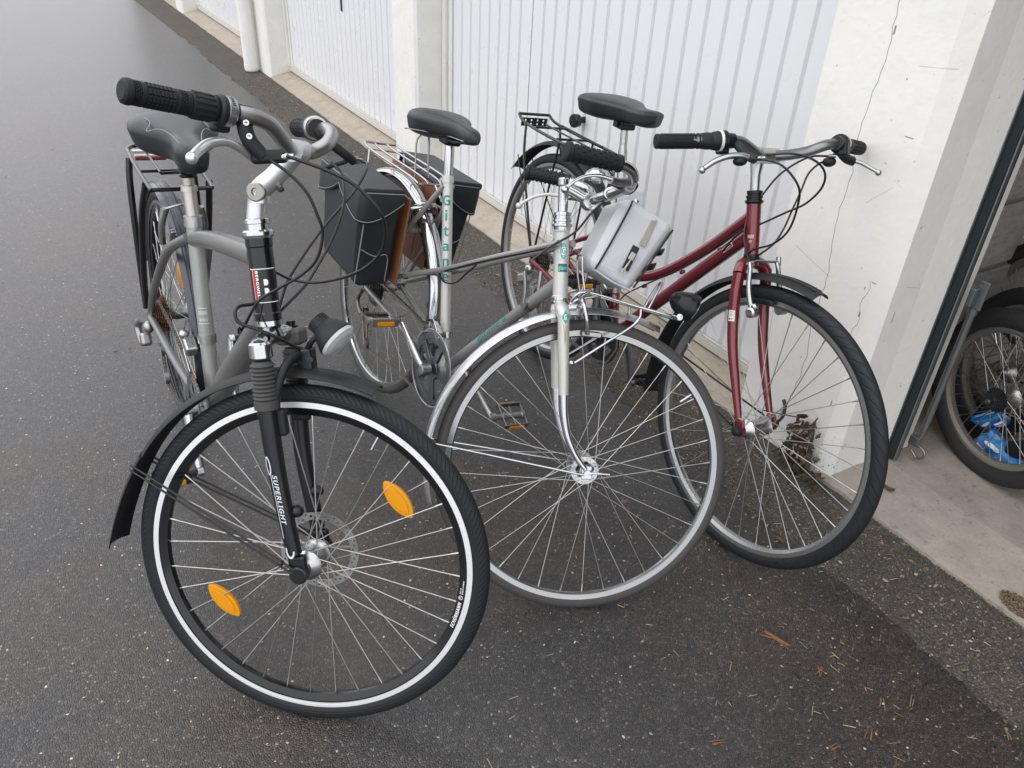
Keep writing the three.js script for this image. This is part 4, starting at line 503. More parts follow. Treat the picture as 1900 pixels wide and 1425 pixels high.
  f('lettering', [bent(0.0236, -0.75, 1.2, 0.25, 0.42).applyMatrix4(align([0.306, 0.698, 0], [0.842, 0.872, 0]))], decal(128, 512, (c, w, h) => { c.clearRect(0, 0, w, h); c.fillStyle = '#d2d6d6'; c.translate(20, 500); c.rotate(-Math.PI / 2); c.transform(1, 0, 0, -1, 0, 0); c.scale(1, -1); c.font = 'bold 92px sans-serif'; c.fillText('LAS TOMAR', 6, 84, 470); }));
}

// ---------------------------------------------------------------- silver mixte bicycle (middle)
{
  const O = [-2.1215, 0.0004, 1.1432], FB = [[1, 0, -0.0022], [-0.0005, 0.976, -0.2176], [0.0021, 0.2176, 0.976]];
  const { b, s, f, st } = bicycle('mixte_bicycle', 'old silver mixte bicycle with chrome mudguards and twin slanting tubes, middle of the three', O, FB, [[0.4392, -0.0199, -0.8981], [-0.3706, 0.9067, -0.2014], [0.8184, 0.4213, 0.3909]], [-1.1092, 0.3126, 1.0138], 'bicycles parked side by side');
  const H = 0.342, BB = [0.452, 0.292, 0];
  f('seat_tube', [bar([0.45, 0.275, 0], [0.259, 0.772, 0], 0.0142, 20), bar([0.452, 0.292, -0.035], [0.452, 0.292, 0.035], 0.019, 20), turned([0.4, 0.405, 0], [-0.36, 0.93, 0], [[0, 0.0142], [0, 0.0152], [0.006, 0.0152], [0.006, 0.0142]])], M.silverCream);
  f('seat_clamp', [turned([0.264, 0.758, 0], [-0.36, 0.93, 0], [[0, 0.0142], [0, 0.0165], [0.018, 0.0165], [0.019, 0.013], [0.02, 0]]), bar([0.25, 0.762, -0.016], [0.25, 0.762, 0.016], 0.005)], M.silverCream);
  f('seat_post', [bar([0.262, 0.765, 0], [0.234, 0.856, 0], 0.0127, 20)], M.chrome);
  f('saddle_clamp', [xf(rbox(0.045, 0.026, 0.05, 0.008), [0.232, 0.866, 0]), ...[1, -1].map(z => sweep([[0.1, 0.868, z * 0.03], [0.18, 0.868, z * 0.022], [0.28, 0.872, z * 0.02], [0.34, 0.884, z * 0.008]], 0.0035))], M.plastic);
  const sd = f('saddle', [xf(saddleG({ len: 0.275, x0: 0, rear: 0.086, nose: 0.025, thick: 0.044, dome: 0.03, kick: -0.014, drop: 0.012, t0: 0.3, groove: 0.002, nt: 0.62 }), [0.088, 0.9, 0])], M.saddle);
  mesh('piping', [1, -1].map(z => { const P = []; for (let k = 0; k <= 20; k++) { const t = k / 20, q = clamp((t - 0.28) / 0.42), w = lerp(0.0845, 0.023, q * q * (3 - 2 * q)); P.push([0.095 + 0.245 * t, 0.9 - 0.034 - 0.014 * (1 - t) ** 3 + 0.022 * t, z * (w * Math.min(1, 0.75 + t * 2))]); } return sweep(P, 0.0016, { n: 6 }); }), M.thread, sd);
  for (const z of [1, -1]) {
    f('mixte_tube', [sweep([[0.812, 0.797, z * 0.02], [0.6, 0.68, z * 0.025], [0.4, 0.567, z * 0.029], [0.2, 0.462, z * 0.046], [0.006, 0.358, z * 0.062]], 0.0078, { n: 12, seg: 40 })], M.silverPaint);
    f('seat_stay', [sweep([[0.268, 0.752, z * 0.012], [0.18, 0.61, z * 0.04], [0.004, 0.356, z * 0.064]], t => 0.0078 - 0.002 * t, { n: 12 })], M.silverPaint);
    f('chain_stay', [sweep([[0.44, 0.292, z * 0.022], [0.25, 0.315, z * 0.042], [0.004, 0.34, z * 0.063]], t => 0.0105 - 0.003 * t, { n: 12 })], M.silverPaint);
    f('dropout', [xf(rbox(0.035, 0.035, 0.005, 0.002), [0, H + 0.002, z * 0.064])], M.steel);
  }
  f('tube_bridge', [bar([0.385, 0.558, -0.03], [0.385, 0.558, 0.03], 0.007), bar([0.16, 0.585, -0.04], [0.16, 0.585, 0.04], 0.007)], M.silverPaint);
  f('down_tube', [bar([0.455, 0.296, 0], [0.832, 0.722, 0], 0.0145, 20)], M.silverPaint);
  f('gear_levers', [turned([0.742, 0.622, -0.02], [0, 0, 1], [[0, 0], [0, 0.012], [0.04, 0.012], [0.04, 0]]), ...[1, -1].map(z => sweep([[0.742, 0.622, z * 0.018], [0.735, 0.66, z * 0.02], [0.722, 0.695, z * 0.024]], t => 0.0055, { sy: 0.5 })), turned([0.735, 0.614, 0], [0.66, 0.75, 0], [[0, 0.0145], [0, 0.0165], [0.016, 0.0165], [0.016, 0.0145]])], M.aluDull);
  const word = (c, t, x, y, px, w) => { c.font = `bold ${px}px sans-serif`; c.fillText(t, x, y, w); };
  f('lettering', [bent(0.0147, 0.85, 2.2, 0.24, 0.49).applyMatrix4(align([0.45, 0.275, 0], [0.259, 0.772, 0]))], decal(128, 1024, (c, w, h) => { c.clearRect(0, 0, w, h); c.fillStyle = '#1b8278'; [...'Gitane'].forEach((t, k) => { c.font = 'bold 150px sans-serif'; c.textAlign = 'center'; c.fillText(t, 64, 130 + k * 166); }); c.strokeStyle = '#9a5a52'; }));
  f('lettering', [bent(0.015, -0.25, 1.9, 0.2, 0.36).applyMatrix4(align([0.455, 0.296, 0], [0.832, 0.722, 0]))], decal(192, 640, (c, w, h) => { c.clearRect(0, 0, w, h); c.fillStyle = '#1c8a74'; c.translate(150, 630); c.rotate(-Math.PI / 2); word(c, 'gitane', 0, 0, 150, 470); c.fillRect(510, -70, 60, 60); }));
  // rear wheel, chrome mudguard, carrier
  makeWheel('rear_wheel', b, new THREE.Matrix4().makeTranslation(0, H, 0), { tr: 0.0148, tyreMat: tyreM.rib, rimMat: M.chromeWorn, rw: 0.022, rh: 0.011, ri: 0.303, fz: [0.024, -0.03], axle: 0.056, fr: 0.02, hubMat: M.aluDull, ph: 0.4 });
  f('rear_mudguard', [fender(0.364, -24, 172, 0.046, 0.014, 0.0012, 70, 12).translate(0, H, 0)], M.chrome);
  f('mudguard_stay', [1, -1].map(z => bar([-0.3, 0.55, z * 0.022], [0, H + 0.006, z * 0.068], 0.0022)), M.chrome);
  { const y = 0.738, g = []; for (const z of [0.058, 0.022, -0.022, -0.058]) g.push(sweep([[0.2, y - 0.006, z * 0.9], [0.18, y, z], [-0.16, y, z], [-0.18, y + 0.004, z * 0.9]], 0.0032)); g.push(bar([0.2, y - 0.006, 0.055], [0.2, y - 0.006, -0.055], 0.0038), bar([0.05, y - 0.003, 0.058], [0.05, y - 0.003, -0.058], 0.0032), bar([-0.12, y - 0.003, 0.058], [-0.12, y - 0.003, -0.058], 0.0032), bar([-0.18, y + 0.004, 0.053], [-0.18, y + 0.004, -0.053], 0.0038));
    for (const z of [1, -1]) g.push(sweep([[-0.13, y, z * 0.058], [-0.1, 0.62, z * 0.064], [-0.002, 0.36, z * 0.07]], 0.0036)); g.push(sweep([[0.2, y - 0.006, 0], [0.24, 0.71, 0], [0.27, 0.71, 0.012]], 0.004));
    f('carrier', g, M.chrome);
    f('spring_clip', [sweep([[0.115, y - 0.01, 0.022], [0.1, y + 0.03, 0.02], [0.085, y + 0.085, 0.019], [0.087, y + 0.1, 0.012], [0.088, y + 0.106, 0], [0.087, y + 0.1, -0.012], [0.085, y + 0.085, -0.019], [0.1, y + 0.03, -0.02], [0.115, y - 0.01, -0.022]], 0.0028, { seg: 60 })], M.steel); }
  f('rear_brake', [sweep([[0.165, 0.6, 0.035], [0.165, 0.64, 0.04], [0.18, 0.67, 0.022], [0.185, 0.672, -0.01], [0.17, 0.66, -0.045]], 0.007, { sy: 0.7 }), sweep([[0.165, 0.6, -0.035], [0.165, 0.64, -0.04], [0.185, 0.665, -0.02], [0.19, 0.664, 0.02], [0.175, 0.65, 0.06]], 0.006, { sy: 0.7 }), turned([0.17, 0.662, 0], [1, 0.6, 0], [[0, 0], [0, 0.009], [0.03, 0.009], [0.034, 0.004], [0.034, 0]]), bar([0.16, 0.6, 0.06], [0.185, 0.64, 0.06], 0.004)], M.chrome);
  f('chainring', [chainringG(0.098, 46, windowsH(5, 0.03, 0.086, 0.8)).translate(BB[0], BB[1], 0.045), chainringG(0.082, 40, windowsH(5, 0.03, 0.072, 0.82)).translate(BB[0], BB[1], 0.039)], M.aluGrey);
  f('chain_guard', [revolve([[0.103, 0.05], [0.106, 0.0515], [0.112, 0.0505], [0.113, 0.049], [0.103, 0.049]], 80).translate(BB[0], BB[1], 0)], M.chrome);
  f('crank', crankG([BB[0], BB[1], 0.066], [0.3, 0.37, 0.083], 0.013, 0.0095), M.alu); f('crank', crankG([BB[0], BB[1], -0.062], [0.603, 0.214, -0.085], 0.012, 0.0095), M.aluDull);
  pedal(b, [0.3, 0.37, 0.092], 1, 0.15, M.steel); pedal(b, [0.603, 0.214, -0.095], -1, -0.5, M.steel);
  f('front_derailleur', [turned([0.42, 0.372, 0], [-0.36, 0.93, 0], [[0, 0.0142], [0, 0.018], [0.016, 0.018], [0.016, 0.0142]]), xf(rbox(0.05, 0.02, 0.02, 0.005), [0.41, 0.392, 0.03], [0, 0, -0.4]), xf(rbox(0.06, 0.02, 0.003, 0.003), [0.43, 0.4, 0.047], [0, 0, -0.6]), ball([0.4, 0.39, 0.018], 0.009)], M.chrome);
  f('freewheel', cassetteG(5, 0.045, 0.028, 0.032, 0.005).map(g => g.translate(0, H, 0)), M.steel);
  f('chain', chainG([[0, H + 0.036, 0.044], [0.2, 0.385, 0.043], [BB[0], BB[1] + 0.094, 0.043], [0.53, 0.345, 0.043], [0.549, 0.292, 0.043], [0.52, 0.226, 0.043], [BB[0], BB[1] - 0.094, 0.043], [0.25, 0.18, 0.044], [0.06, 0.15, 0.046], [0.02, 0.17, 0.046], [0.03, 0.26, 0.046]]), M.steel);
  f('rear_derailleur', [sweep([[0.002, 0.33, 0.072], [-0.012, 0.29, 0.076], [0.012, 0.255, 0.07]], 0.008, { sy: 0.7 }), sweep([[0.012, 0.262, 0.066], [0.03, 0.215, 0.062], [0.05, 0.165, 0.06]], 0.0045, { sy: 0.6 }), sweep([[0.012, 0.262, 0.05], [0.03, 0.215, 0.05], [0.05, 0.165, 0.05]], 0.0045, { sy: 0.6 }), turned([0.016, 0.258, 0.05], [0, 0, 1], [[0, 0], [0, 0.018], [0.012, 0.018], [0.012, 0]]), turned([0.05, 0.168, 0.05], [0, 0, 1], [[0, 0], [0, 0.018], [0.01, 0.018], [0.01, 0]])], M.steel);
  f('spoke_guard', [revolve([[0.06, 0.028], [0.062, 0.029], [0.03, 0.0285], [0.03, 0.028], [0.06, 0.028]], 40).translate(0, H, 0)], M.plastic);
  // steering side
  const ht = st('head_tube', [turned([-0.064, 0.387, 0], [0, 1, 0], [[0, 0], [0, 0.0178], [0.004, 0.018], [0.006, 0.0168], [0.143, 0.0168], [0.146, 0.018], [0.15, 0.018], [0.15, 0]], 32)], M.silverCream);
  mesh('badge', [bent(0.0171, 0.05, 1.5, 0.05, 0.125)], decal(256, 512, (c, w, h) => { c.clearRect(0, 0, w, h); c.strokeStyle = '#2b8f88'; c.fillStyle = '#7fb6b2'; c.lineWidth = 14; c.beginPath(); c.ellipse(140, 150, 62, 112, 0, 0, 7); c.fill(); c.stroke(); c.fillStyle = '#e9ecea'; c.fillRect(98, 96, 84, 108); c.fillStyle = '#2b8f88'; c.font = 'bold 120px sans-serif'; c.textAlign = 'center'; c.fillText('G', 140, 192); c.fillStyle = '#1d5a5a'; c.fillRect(24, 340, 214, 120); c.fillStyle = '#6fd0c2'; c.font = 'bold 84px sans-serif'; c.fillText('gitane', 131, 428, 196); }), ht, new THREE.Matrix4().makeTranslation(-0.064, 0.387, 0));
  st('headset', [turned([-0.064, 0.536, 0], [0, 1, 0], [[0, 0], [0, 0.0185], [0.006, 0.0195], [0.008, 0.0225], [0.012, 0.0225], [0.013, 0.0185], [0.017, 0.0185], [0.018, 0.0205], [0.022, 0.0205], [0.023, 0.0175], [0.03, 0.0175], [0.031, 0.019], [0.037, 0.019], [0.039, 0.012], [0.039, 0]]), turned([-0.064, 0.374, 0], [0, 1, 0], [[0, 0], [0, 0.018], [0.004, 0.0205], [0.008, 0.0205], [0.01, 0.018], [0.014, 0.018], [0.014, 0]])], M.chrome);
  st('stem', [turned([-0.064, 0.57, 0], [0, 1, 0], [[0, 0], [0, 0.0111], [0.058, 0.0111], [0.062, 0.0125], [0.074, 0.0125], [0.077, 0.01], [0.077, 0.005], [0.079, 0]], 28), sweep([[-0.062, 0.628, 0], [-0.04, 0.617, 0], [-0.008, 0.6, 0]], 0.0125, { n: 16 }), turned([-0.004, 0.598, -0.02], [0, 0, 1], [[0, 0], [0, 0.0172], [0.003, 0.019], [0.037, 0.019], [0.04, 0.0172], [0.04, 0]])], M.chrome);
  st('handlebar', [sweep([[-0.004, 0.598, 0], [0.0, 0.6, 0.05], [0.022, 0.607, 0.105], [0.04, 0.617, 0.15], [0.044, 0.632, 0.185], [0.028, 0.646, 0.208], [-0.01, 0.654, 0.225], [-0.103, 0.668, 0.25]], 0.0112, { n: 16, seg: 60 }), sweep([[-0.004, 0.598, 0], [0.0, 0.602, -0.05], [0.02, 0.612, -0.105], [0.03, 0.625, -0.15], [0.028, 0.642, -0.185], [0.008, 0.655, -0.21], [-0.03, 0.668, -0.225], [-0.115, 0.685, -0.248]], 0.0112, { n: 16, seg: 60 })], M.chrome);
  const gs2 = (L, r) => [[0, 0], [0, r * 0.85], [0.002, r * 1.12], [0.01, r * 1.16], [0.013, r * 0.96], [L - 0.006, r * 0.92], [L - 0.005, r * 1.05], [L, r], [L, 0.011]];
  for (const [a, e] of [[[-0.106, 0.668, 0.251], [0.008, 0.6525, 0.2205]], [[-0.118, 0.686, -0.249], [-0.012, 0.664, -0.2215]]]) grip(a, e, sub('grip', b, s), { steps: gs2, rows: 8, cols: 9, y0: 0.016, y1: 0.012, fw: 0.6, fh: 0.55, stag: true, r: 0.0165 }).name = 'rubber_sleeve';
  for (const z of [1, -1]) { const L = sub('brake_lever', b, s), dz = z > 0 ? 0 : 0.004;
    mesh('lever_body', [sweep(z > 0 ? [[0.042, 0.626, 0.172], [0.016, 0.622, 0.186], [-0.006, 0.624, 0.2]] : [[0.036, 0.63, -0.16], [0.01, 0.622, -0.17], [-0.03, 0.622, -0.172]], t => 0.012 - 0.003 * t, { sy: 0.8 }), turned(z > 0 ? [0.038, 0.616, 0.145] : [0.026, 0.616, -0.125], [0.2, 0.2, z], [[0, 0], [0, 0.0145], [0.018, 0.0145], [0.018, 0]])], M.aluDull, L);
    mesh('lever_blade', [sweep(z > 0 ? [[0, 0.625, 0.198], [-0.03, 0.631, 0.202], [-0.058, 0.628, 0.205], [-0.08, 0.617, 0.208], [-0.095, 0.604, 0.21]] : [[-0.03, 0.622, -0.172], [-0.07, 0.627, -0.178], [-0.1, 0.622, -0.182], [-0.125, 0.61, -0.186], [-0.139, 0.6, -0.188]], t => 0.0062 - 0.0015 * t, { sy: 0.7 }), ball(z > 0 ? [-0.096, 0.602, 0.2102] : [-0.14, 0.599, -0.1882], 0.0078)], z > 0 ? M.chrome : M.silverCream, L); }
  st('bell', [turned([-0.012, 0.628, 0.105], [-0.1, 0.9, 0.3], [[0, 0], [0, 0.008], [0.008, 0.009], [0.01, 0.027], [0.016, 0.0268], [0.024, 0.021], [0.029, 0.011], [0.031, 0]], 32), turned([0.018, 0.606, 0.088], [0, 0.2, 1], [[0, 0], [0, 0.0135], [0.012, 0.0135], [0.012, 0]])], M.chrome);
  { const cb = sub('cables', b, s), C = (p, r, m) => mesh('cable', [sweep(p, r, { n: 8, seg: 50 })], m, cb);
    C([[-0.002, 0.621, 0.17], [0.037, 0.612, 0.15], [0.067, 0.625, 0.13], [0.06, 0.61, 0.11], [0.029, 0.606, 0.09], [-0.009, 0.575, 0.07], [-0.044, 0.53, 0.05], [-0.094, 0.498, 0.03], [-0.13, 0.47, 0.026]], 0.0026, M.cable);
    C([[-0.03, 0.62, -0.165], [0.03, 0.62, -0.14], [0.05, 0.58, -0.1], [0.02, 0.5, -0.04], [-0.01, 0.42, 0.0], [-0.02, 0.39, 0.008]], 0.0024, M.aluDull); }
  f('cable', [sweep([[0.804, 0.785, 0.035], [0.735, 0.747, 0.033], [0.63, 0.691, 0.034], [0.52, 0.63, 0.034], [0.4, 0.56, 0.036]], 0.0024, { n: 8 }), sweep([[0.53, 0.63, 0.03], [0.49, 0.59, 0.028], [0.455, 0.552, 0.027], [0.415, 0.531, 0.025], [0.372, 0.523, 0.022], [0.338, 0.545, 0.02], [0.29, 0.6, 0.02], [0.2, 0.655, 0.02]], 0.0022, { n: 8, seg: 40 })], M.cable);
  // fork, brake, mudguard, front carrier, lamp
  st('fork_crown', [turned([-0.064, 0.352, 0], [0, 1, 0], [[0, 0], [0, 0.019], [0.01, 0.021], [0.022, 0.017], [0.022, 0]]), sweep([[-0.06, 0.345, 0.05], [-0.064, 0.362, 0.036], [-0.064, 0.368, 0], [-0.064, 0.362, -0.036], [-0.06, 0.345, -0.05]], 0.015, { n: 14 })], M.silverCream);
  for (const z of [0.05, -0.05]) {
    const lg = st('fork_blade', [sweep([[-0.063, 0.352, z], [-0.061, 0.27, z], [-0.058, 0.177, z]], t => 0.0132 - 0.0018 * t, { n: 18 })], M.silverCream);
    mesh('chrome_tip', [sweep([[-0.058, 0.178, z], [-0.0545, 0.125, z], [-0.044, 0.078, z], [-0.024, 0.036, z], [-0.003, 0.008, z * 1.03]], t => 0.0105 - 0.0042 * t, { n: 16, seg: 40 }), xf(rbox(0.024, 0.03, 0.005, 0.002), [0.0, 0.0, z * 1.05])], M.chrome, lg);
    if (z > 0) mesh('badge', [bent(0.0136, 0.1, 1.5, 0.0, 0.075)], decal(128, 256, (c, w, h) => { c.clearRect(0, 0, w, h); c.fillStyle = '#2b9a84'; c.beginPath(); c.moveTo(64, 4); c.lineTo(116, 56); c.lineTo(64, 108); c.lineTo(12, 56); c.closePath(); c.fill(); c.fillStyle = '#e8ece8'; c.font = 'bold 58px sans-serif'; c.textAlign = 'center'; c.fillText('G', 64, 77); c.strokeStyle = '#a08c4c'; c.lineWidth = 5; c.beginPath(); c.moveTo(40, 116); c.lineTo(64, 250); c.lineTo(88, 116); c.moveTo(64, 118); c.lineTo(64, 230); c.stroke(); }), lg, align([-0.0615, 0.29, z], [-0.0625, 0.352, z]));
  }
  st('front_brake', [turned([-0.045, 0.366, 0], [1, 0.1, 0], [[0, 0], [0, 0.009], [0.03, 0.009], [0.034, 0.005], [0.034, 0]]), sweep([[-0.022, 0.366, 0], [-0.02, 0.39, 0.02], [-0.018, 0.375, 0.042], [-0.012, 0.345, 0.046], [-0.006, 0.31, 0.034]], 0.007, { sy: 0.65 }), sweep([[-0.018, 0.366, 0], [-0.016, 0.394, -0.02], [-0.016, 0.375, -0.042], [-0.012, 0.345, -0.046], [-0.006, 0.31, -0.034]], 0.007, { sy: 0.65 }), sweep([[-0.018, 0.39, 0.012], [-0.016, 0.4, 0.04], [-0.012, 0.405, 0.06]], 0.0055)], M.chrome);
  st('brake_shoe', [1, -1].map(z => xf(rbox(0.045, 0.012, 0.011, 0.003), [0.006, 0.308, z * 0.0215], [0, 0, -0.1])), M.aluDull);
  st('front_mudguard', [fender(0.3675, 63, 193, 0.046, 0.014, 0.0012, 70, 12)], M.alu);
  st('mudguard_stay', [1, -1].map(z => bar([-0.346, 0.062, z * 0.022], [-0.004, -0.004, z * 0.06], 0.0024)), M.chrome);
  { const g = []; for (const z of [0.05, -0.05]) { g.push(sweep([[-0.046, 0.38, z * 0.8], [-0.034, 0.398, z], [-0.016, 0.402, z], [0.096, 0.374, z], [0.18, 0.352, z], [0.196, 0.346, z * 0.6], [0.198, 0.345, 0]], 0.0032, { seg: 50 })); g.push(sweep([[0.108, 0.368, z], [0.107, 0.352, z], [0.096, 0.336, z], [0.03, 0.292, z * 1.1], [-0.038, 0.249, z * 1.25]], 0.003, { seg: 40 }), ball([-0.044, 0.249, z * 1.25], 0.0065)); }
    g.push(bar([0.02, 0.393, 0.05], [0.02, 0.393, -0.05], 0.0026), bar([0.1, 0.373, 0.05], [0.1, 0.373, -0.05], 0.0026), bar([0.16, 0.357, 0.05], [0.16, 0.357, -0.05], 0.0026), bar([-0.01, 0.4, 0.018], [0.19, 0.347, 0.018], 0.0024), bar([-0.01, 0.4, -0.018], [0.19, 0.347, -0.018], 0.0024), sweep([[-0.062, 0.36, 0], [-0.02, 0.385, 0], [0.02, 0.393, 0]], 0.004));
    g.push(sweep([[0.132, 0.364, 0.018], [0.15, 0.4, 0.016], [0.163, 0.422, 0.01], [0.166, 0.426, 0], [0.163, 0.422, -0.01], [0.15, 0.4, -0.016], [0.132, 0.364, -0.018]], 0.0028, { seg: 40 }), sweep([[-0.014, 0.402, 0.03], [-0.02, 0.44, 0.03], [-0.022, 0.478, 0.028], [-0.02, 0.482, 0], [-0.022, 0.478, -0.028], [-0.02, 0.44, -0.03], [-0.014, 0.402, -0.03]], 0.0026, { seg: 50 }));
    st('front_carrier', g, M.chrome);
    const lamp = sub('headlamp', b, s); mesh('lamp_shell', [turned([0.196, 0.392, 0], [0.88, -0.47, 0], [[-0.008, 0], [-0.004, 0.012], [0.008, 0.022], [0.03, 0.031], [0.045, 0.0335], [0.052, 0.0325], [0.053, 0.028], [0.05, 0]], 32), xf(rbox(0.03, 0.035, 0.012, 0.005), [0.216, 0.358, 0], [0, 0, 0.4])], M.plastic, lamp);
    const d = [0.882, -0.47, 0]; mesh('lens', [turned([0.196 + 0.0525 * 0.88, 0.392 - 0.0525 * 0.47, 0], d, [[0, 0.0285], [0.004, 0.024], [0.007, 0.012], [0.008, 0]], 32)], M.lensW, lamp);
    mesh('lamp_bolt', [turned([0.206, 0.35, 0.014], [0, 0, 1], [[-0.03, 0], [-0.03, 0.004], [0, 0.004], [0, 0.0075], [0.006, 0.0075], [0.007, 0]], 12), bar([0.16, 0.357, 0.01], [0.212, 0.35, 0.01], 0.003)], M.chrome, lamp); }
  makeWheel('front_wheel', b, s, { tr: 0.0148, tyreMat: tyreM.rib, rimMat: M.chromeWorn, rw: 0.022, rh: 0.012, ri: 0.302, fz: [0.03, -0.03], axle: 0.044, fr: 0.0265, highFlange: true, hubMat: M.alu, ph: 0.2, valve: 0.6, sr: 0.00095 });
  st('quick_release', [sweep([[0, 0, 0.062], [0.02, 0.002, 0.066], [0.05, -0.001, 0.064]], t => 0.0048 - 0.001 * t, { sy: 0.6 }), turned([0, 0, 0.054], [0, 0, 1], [[0, 0], [0, 0.009], [0.012, 0.008], [0.012, 0]])], M.chrome);
  // ------------------------------------------------ things hung on it
  const onF = (name, label, cat, p, group) => { const Fm = new THREE.Matrix4().makeBasis(V3(FB[0]), V3(FB[1]), V3(FB[2])).setPosition(...O); return thing(name, label, cat, V3(p).applyMatrix4(Fm).toArray(), FB, group); };
  const bagBox = (w, h, d, r) => { const g = rbox(w, h, d, r, 5), p = g.attributes.position; for (let i = 0; i < p.count; i++) { const x = p.getX(i), y = p.getY(i), z = p.getZ(i), t = y / h + 0.5; p.setX(i, x * (0.9 + 0.1 * t)); p.setZ(i, z * (0.86 + 0.14 * t) + 0.004 * Math.sin(x * 40 + y * 26) + 0.003 * Math.sin(y * 60)); p.setX(i, p.getX(i) + 0.004 * Math.sin(y * 38 + z * 50)); } g.computeVertexNormals(); return g; };
  for (const z of [1, -1]) {
    const t = onF('pannier', z > 0 ? 'black vinyl pannier with white stitched flap, near side of the silver bicycle carrier' : 'black vinyl pannier half hidden behind the silver bicycle seat tube, beside the garage door', 'pannier', [z > 0 ? 0.06 : -0.03, z > 0 ? 0.425 : 0.44, z * (z > 0 ? 0.145 : 0.125)], 'panniers on the silver bicycle');
    const h = 0.275; const bagM = new THREE.Matrix4().makeRotationX(z * 0.06).setPosition(0, h / 2, 0);
    mesh('bag_body', [bagBox(0.31, h, 0.12, 0.022)], M.vinyl, t, bagM);
    // flap: a cap over the top that laps down the outer side and both ends, its hem lowest at the corners
    const per = [], X = 0.16, Zo = 0.064, Zi = -0.056, rc = 0.02; const push = (x, zz, dx, dz, u) => per.push([x, zz, dx, dz, u]);
    for (let k = 0; k <= 8; k++) push(-X, lerp(Zi, Zo - rc, k / 8), -1, 0, 1 - k / 8);
    for (let k = 1; k < 6; k++) { const a = k / 6 * Math.PI / 2; push(-X + rc - rc * Math.cos(a), Zo - rc + rc * Math.sin(a), -Math.cos(a), Math.sin(a), 0); }
    for (let k = 0; k <= 18; k++) push(lerp(-X + rc, X - rc, k / 18), Zo, 0, 1, Math.min(k, 18 - k) / 9);
    for (let k = 1; k < 6; k++) { const a = k / 6 * Math.PI / 2; push(X - rc + rc * Math.sin(a), Zo - rc + rc * Math.cos(a), Math.sin(a), Math.cos(a), 0); }
    for (let k = 0; k <= 8; k++) push(X, lerp(Zo - rc, Zi, k / 8), 1, 0, k / 8);
    const hemY = (u) => h - 0.082 + 0.055 * u ** 1.6, ring = per.map(([x, zz, dx, dz, u]) => { const c = [x, zz], r = []; for (let q = 0; q <= 6; q++) { const v = q / 6, o = 0.0015 + 0.004 * Math.sin(Math.min(1, v * 2) * Math.PI / 2) - 0.002 * v; r.push([c[0] + dx * o, lerp(h + 0.005, hemY(u), v), z * (c[1] + dz * o)]); } for (let q = 6; q >= 0; q--) { const v = q / 6, o = -0.0012; r.push([c[0] + dx * o, lerp(h + 0.005, hemY(u), v), z * (c[1] + dz * o)]); } return r; });
    const top = rbox(2 * X + 0.002, 0.016, Zo - Zi + 0.002, 0.006, 3), tp = top.attributes.position; for (let i = 0; i < tp.count; i++) { const q = 1 - (tp.getX(i) / X) ** 2; if (tp.getY(i) > 0) tp.setY(i, tp.getY(i) + 0.012 * q * (1 - (tp.getZ(i) / 0.07) ** 2) + 0.003 * Math.sin(tp.getX(i) * 45)); } top.computeVertexNormals();
    const flap = mesh('flap', [loft(ring), xf(top, [0, h + 0.004, z * (Zo + Zi) / 2])], M.vinyl, t, new THREE.Matrix4().makeRotationX(z * 0.03));
    mesh('stitching', [sweep(per.map(([x, zz, dx, dz, u]) => [x + dx * 0.005, hemY(u) + 0.006, z * (zz + dz * 0.005)]), 0.0012, { n: 6, seg: 90 }), sweep(per.map(([x, zz, dx, dz]) => [x + dx * 0.003, h + 0.003, z * (zz + dz * 0.003)]), 0.0014, { n: 6, seg: 90 })], M.thread, flap);
    mesh('piping', [sweep([[0.156, h - 0.01, z * 0.056], [0.152, h * 0.5, z * 0.054], [0.142, 0.012, z * 0.05]], 0.002, { n: 6 }), sweep([[0.15, h * 0.42, z * 0.05], [0.155, h * 0.36, z * 0.01], [0.148, 0.1, z * -0.03], [0.143, 0.02, z * -0.04]], 0.0016, { n: 6 })], M.thread, t);
    for (let k = 0; k < 4; k++) mesh('backing_board', [xf(rbox(0.076, h * 0.93, 0.007, 0.002, 1), [-0.117 + k * 0.078, h * 0.5, -z * 0.072])], M.board, t);
  }
  { // grey bar bag leaning on the front carrier
    const Sm = new THREE.Matrix4().makeBasis(new THREE.Vector3(0.4392, -0.0199, -0.8981), new THREE.Vector3(-0.3706, 0.9067, -0.2014), new THREE.Vector3(0.8184, 0.4213, 0.3909)).setPosition(-1.1092, 0.3126, 1.0138);
    const y = new THREE.Vector3(0.47, 0.883, 0), x = new THREE.Vector3(0.883, -0.47, 0), L = new THREE.Matrix4().makeBasis(x, y, new THREE.Vector3(0, 0, 1)).setPosition(0.0, 0.445, 0), W = Sm.clone().multiply(L), e = W.elements;
    const t = thing('handlebar_bag', 'light grey vinyl handlebar bag with zip hanging in front of the silver bicycle', 'bag', [e[12], e[13], e[14]], [[e[0], e[1], e[2]], [e[4], e[5], e[6]], [e[8], e[9], e[10]]]);
    const w = 0.105, h = 0.165, d = 0.2; // thickness, height, width between the end faces
    const g = rbox(w, h, d, 0.018, 5), p = g.attributes.position; for (let i = 0; i < p.count; i++) { const Y = p.getY(i) / h + 0.5, Z = p.getZ(i), X = p.getX(i); p.setX(i, X * (0.84 + 0.2 * Y) + (X > 0 ? 0.012 * Math.sin(Y * 3) * (1 - (Z / 0.1) ** 2) : -0.036 * (0.35 + 0.65 * Math.sin(0.4 + Y * 2.2)) * (1 - (Z / 0.104) ** 4)) + 0.003 * Math.sin(Y * 12 + Z * 30)); p.setZ(i, Z * (0.9 + 0.1 * Y) + 0.003 * Math.sin(Y * 14 + X * 60)); } g.computeVertexNormals();
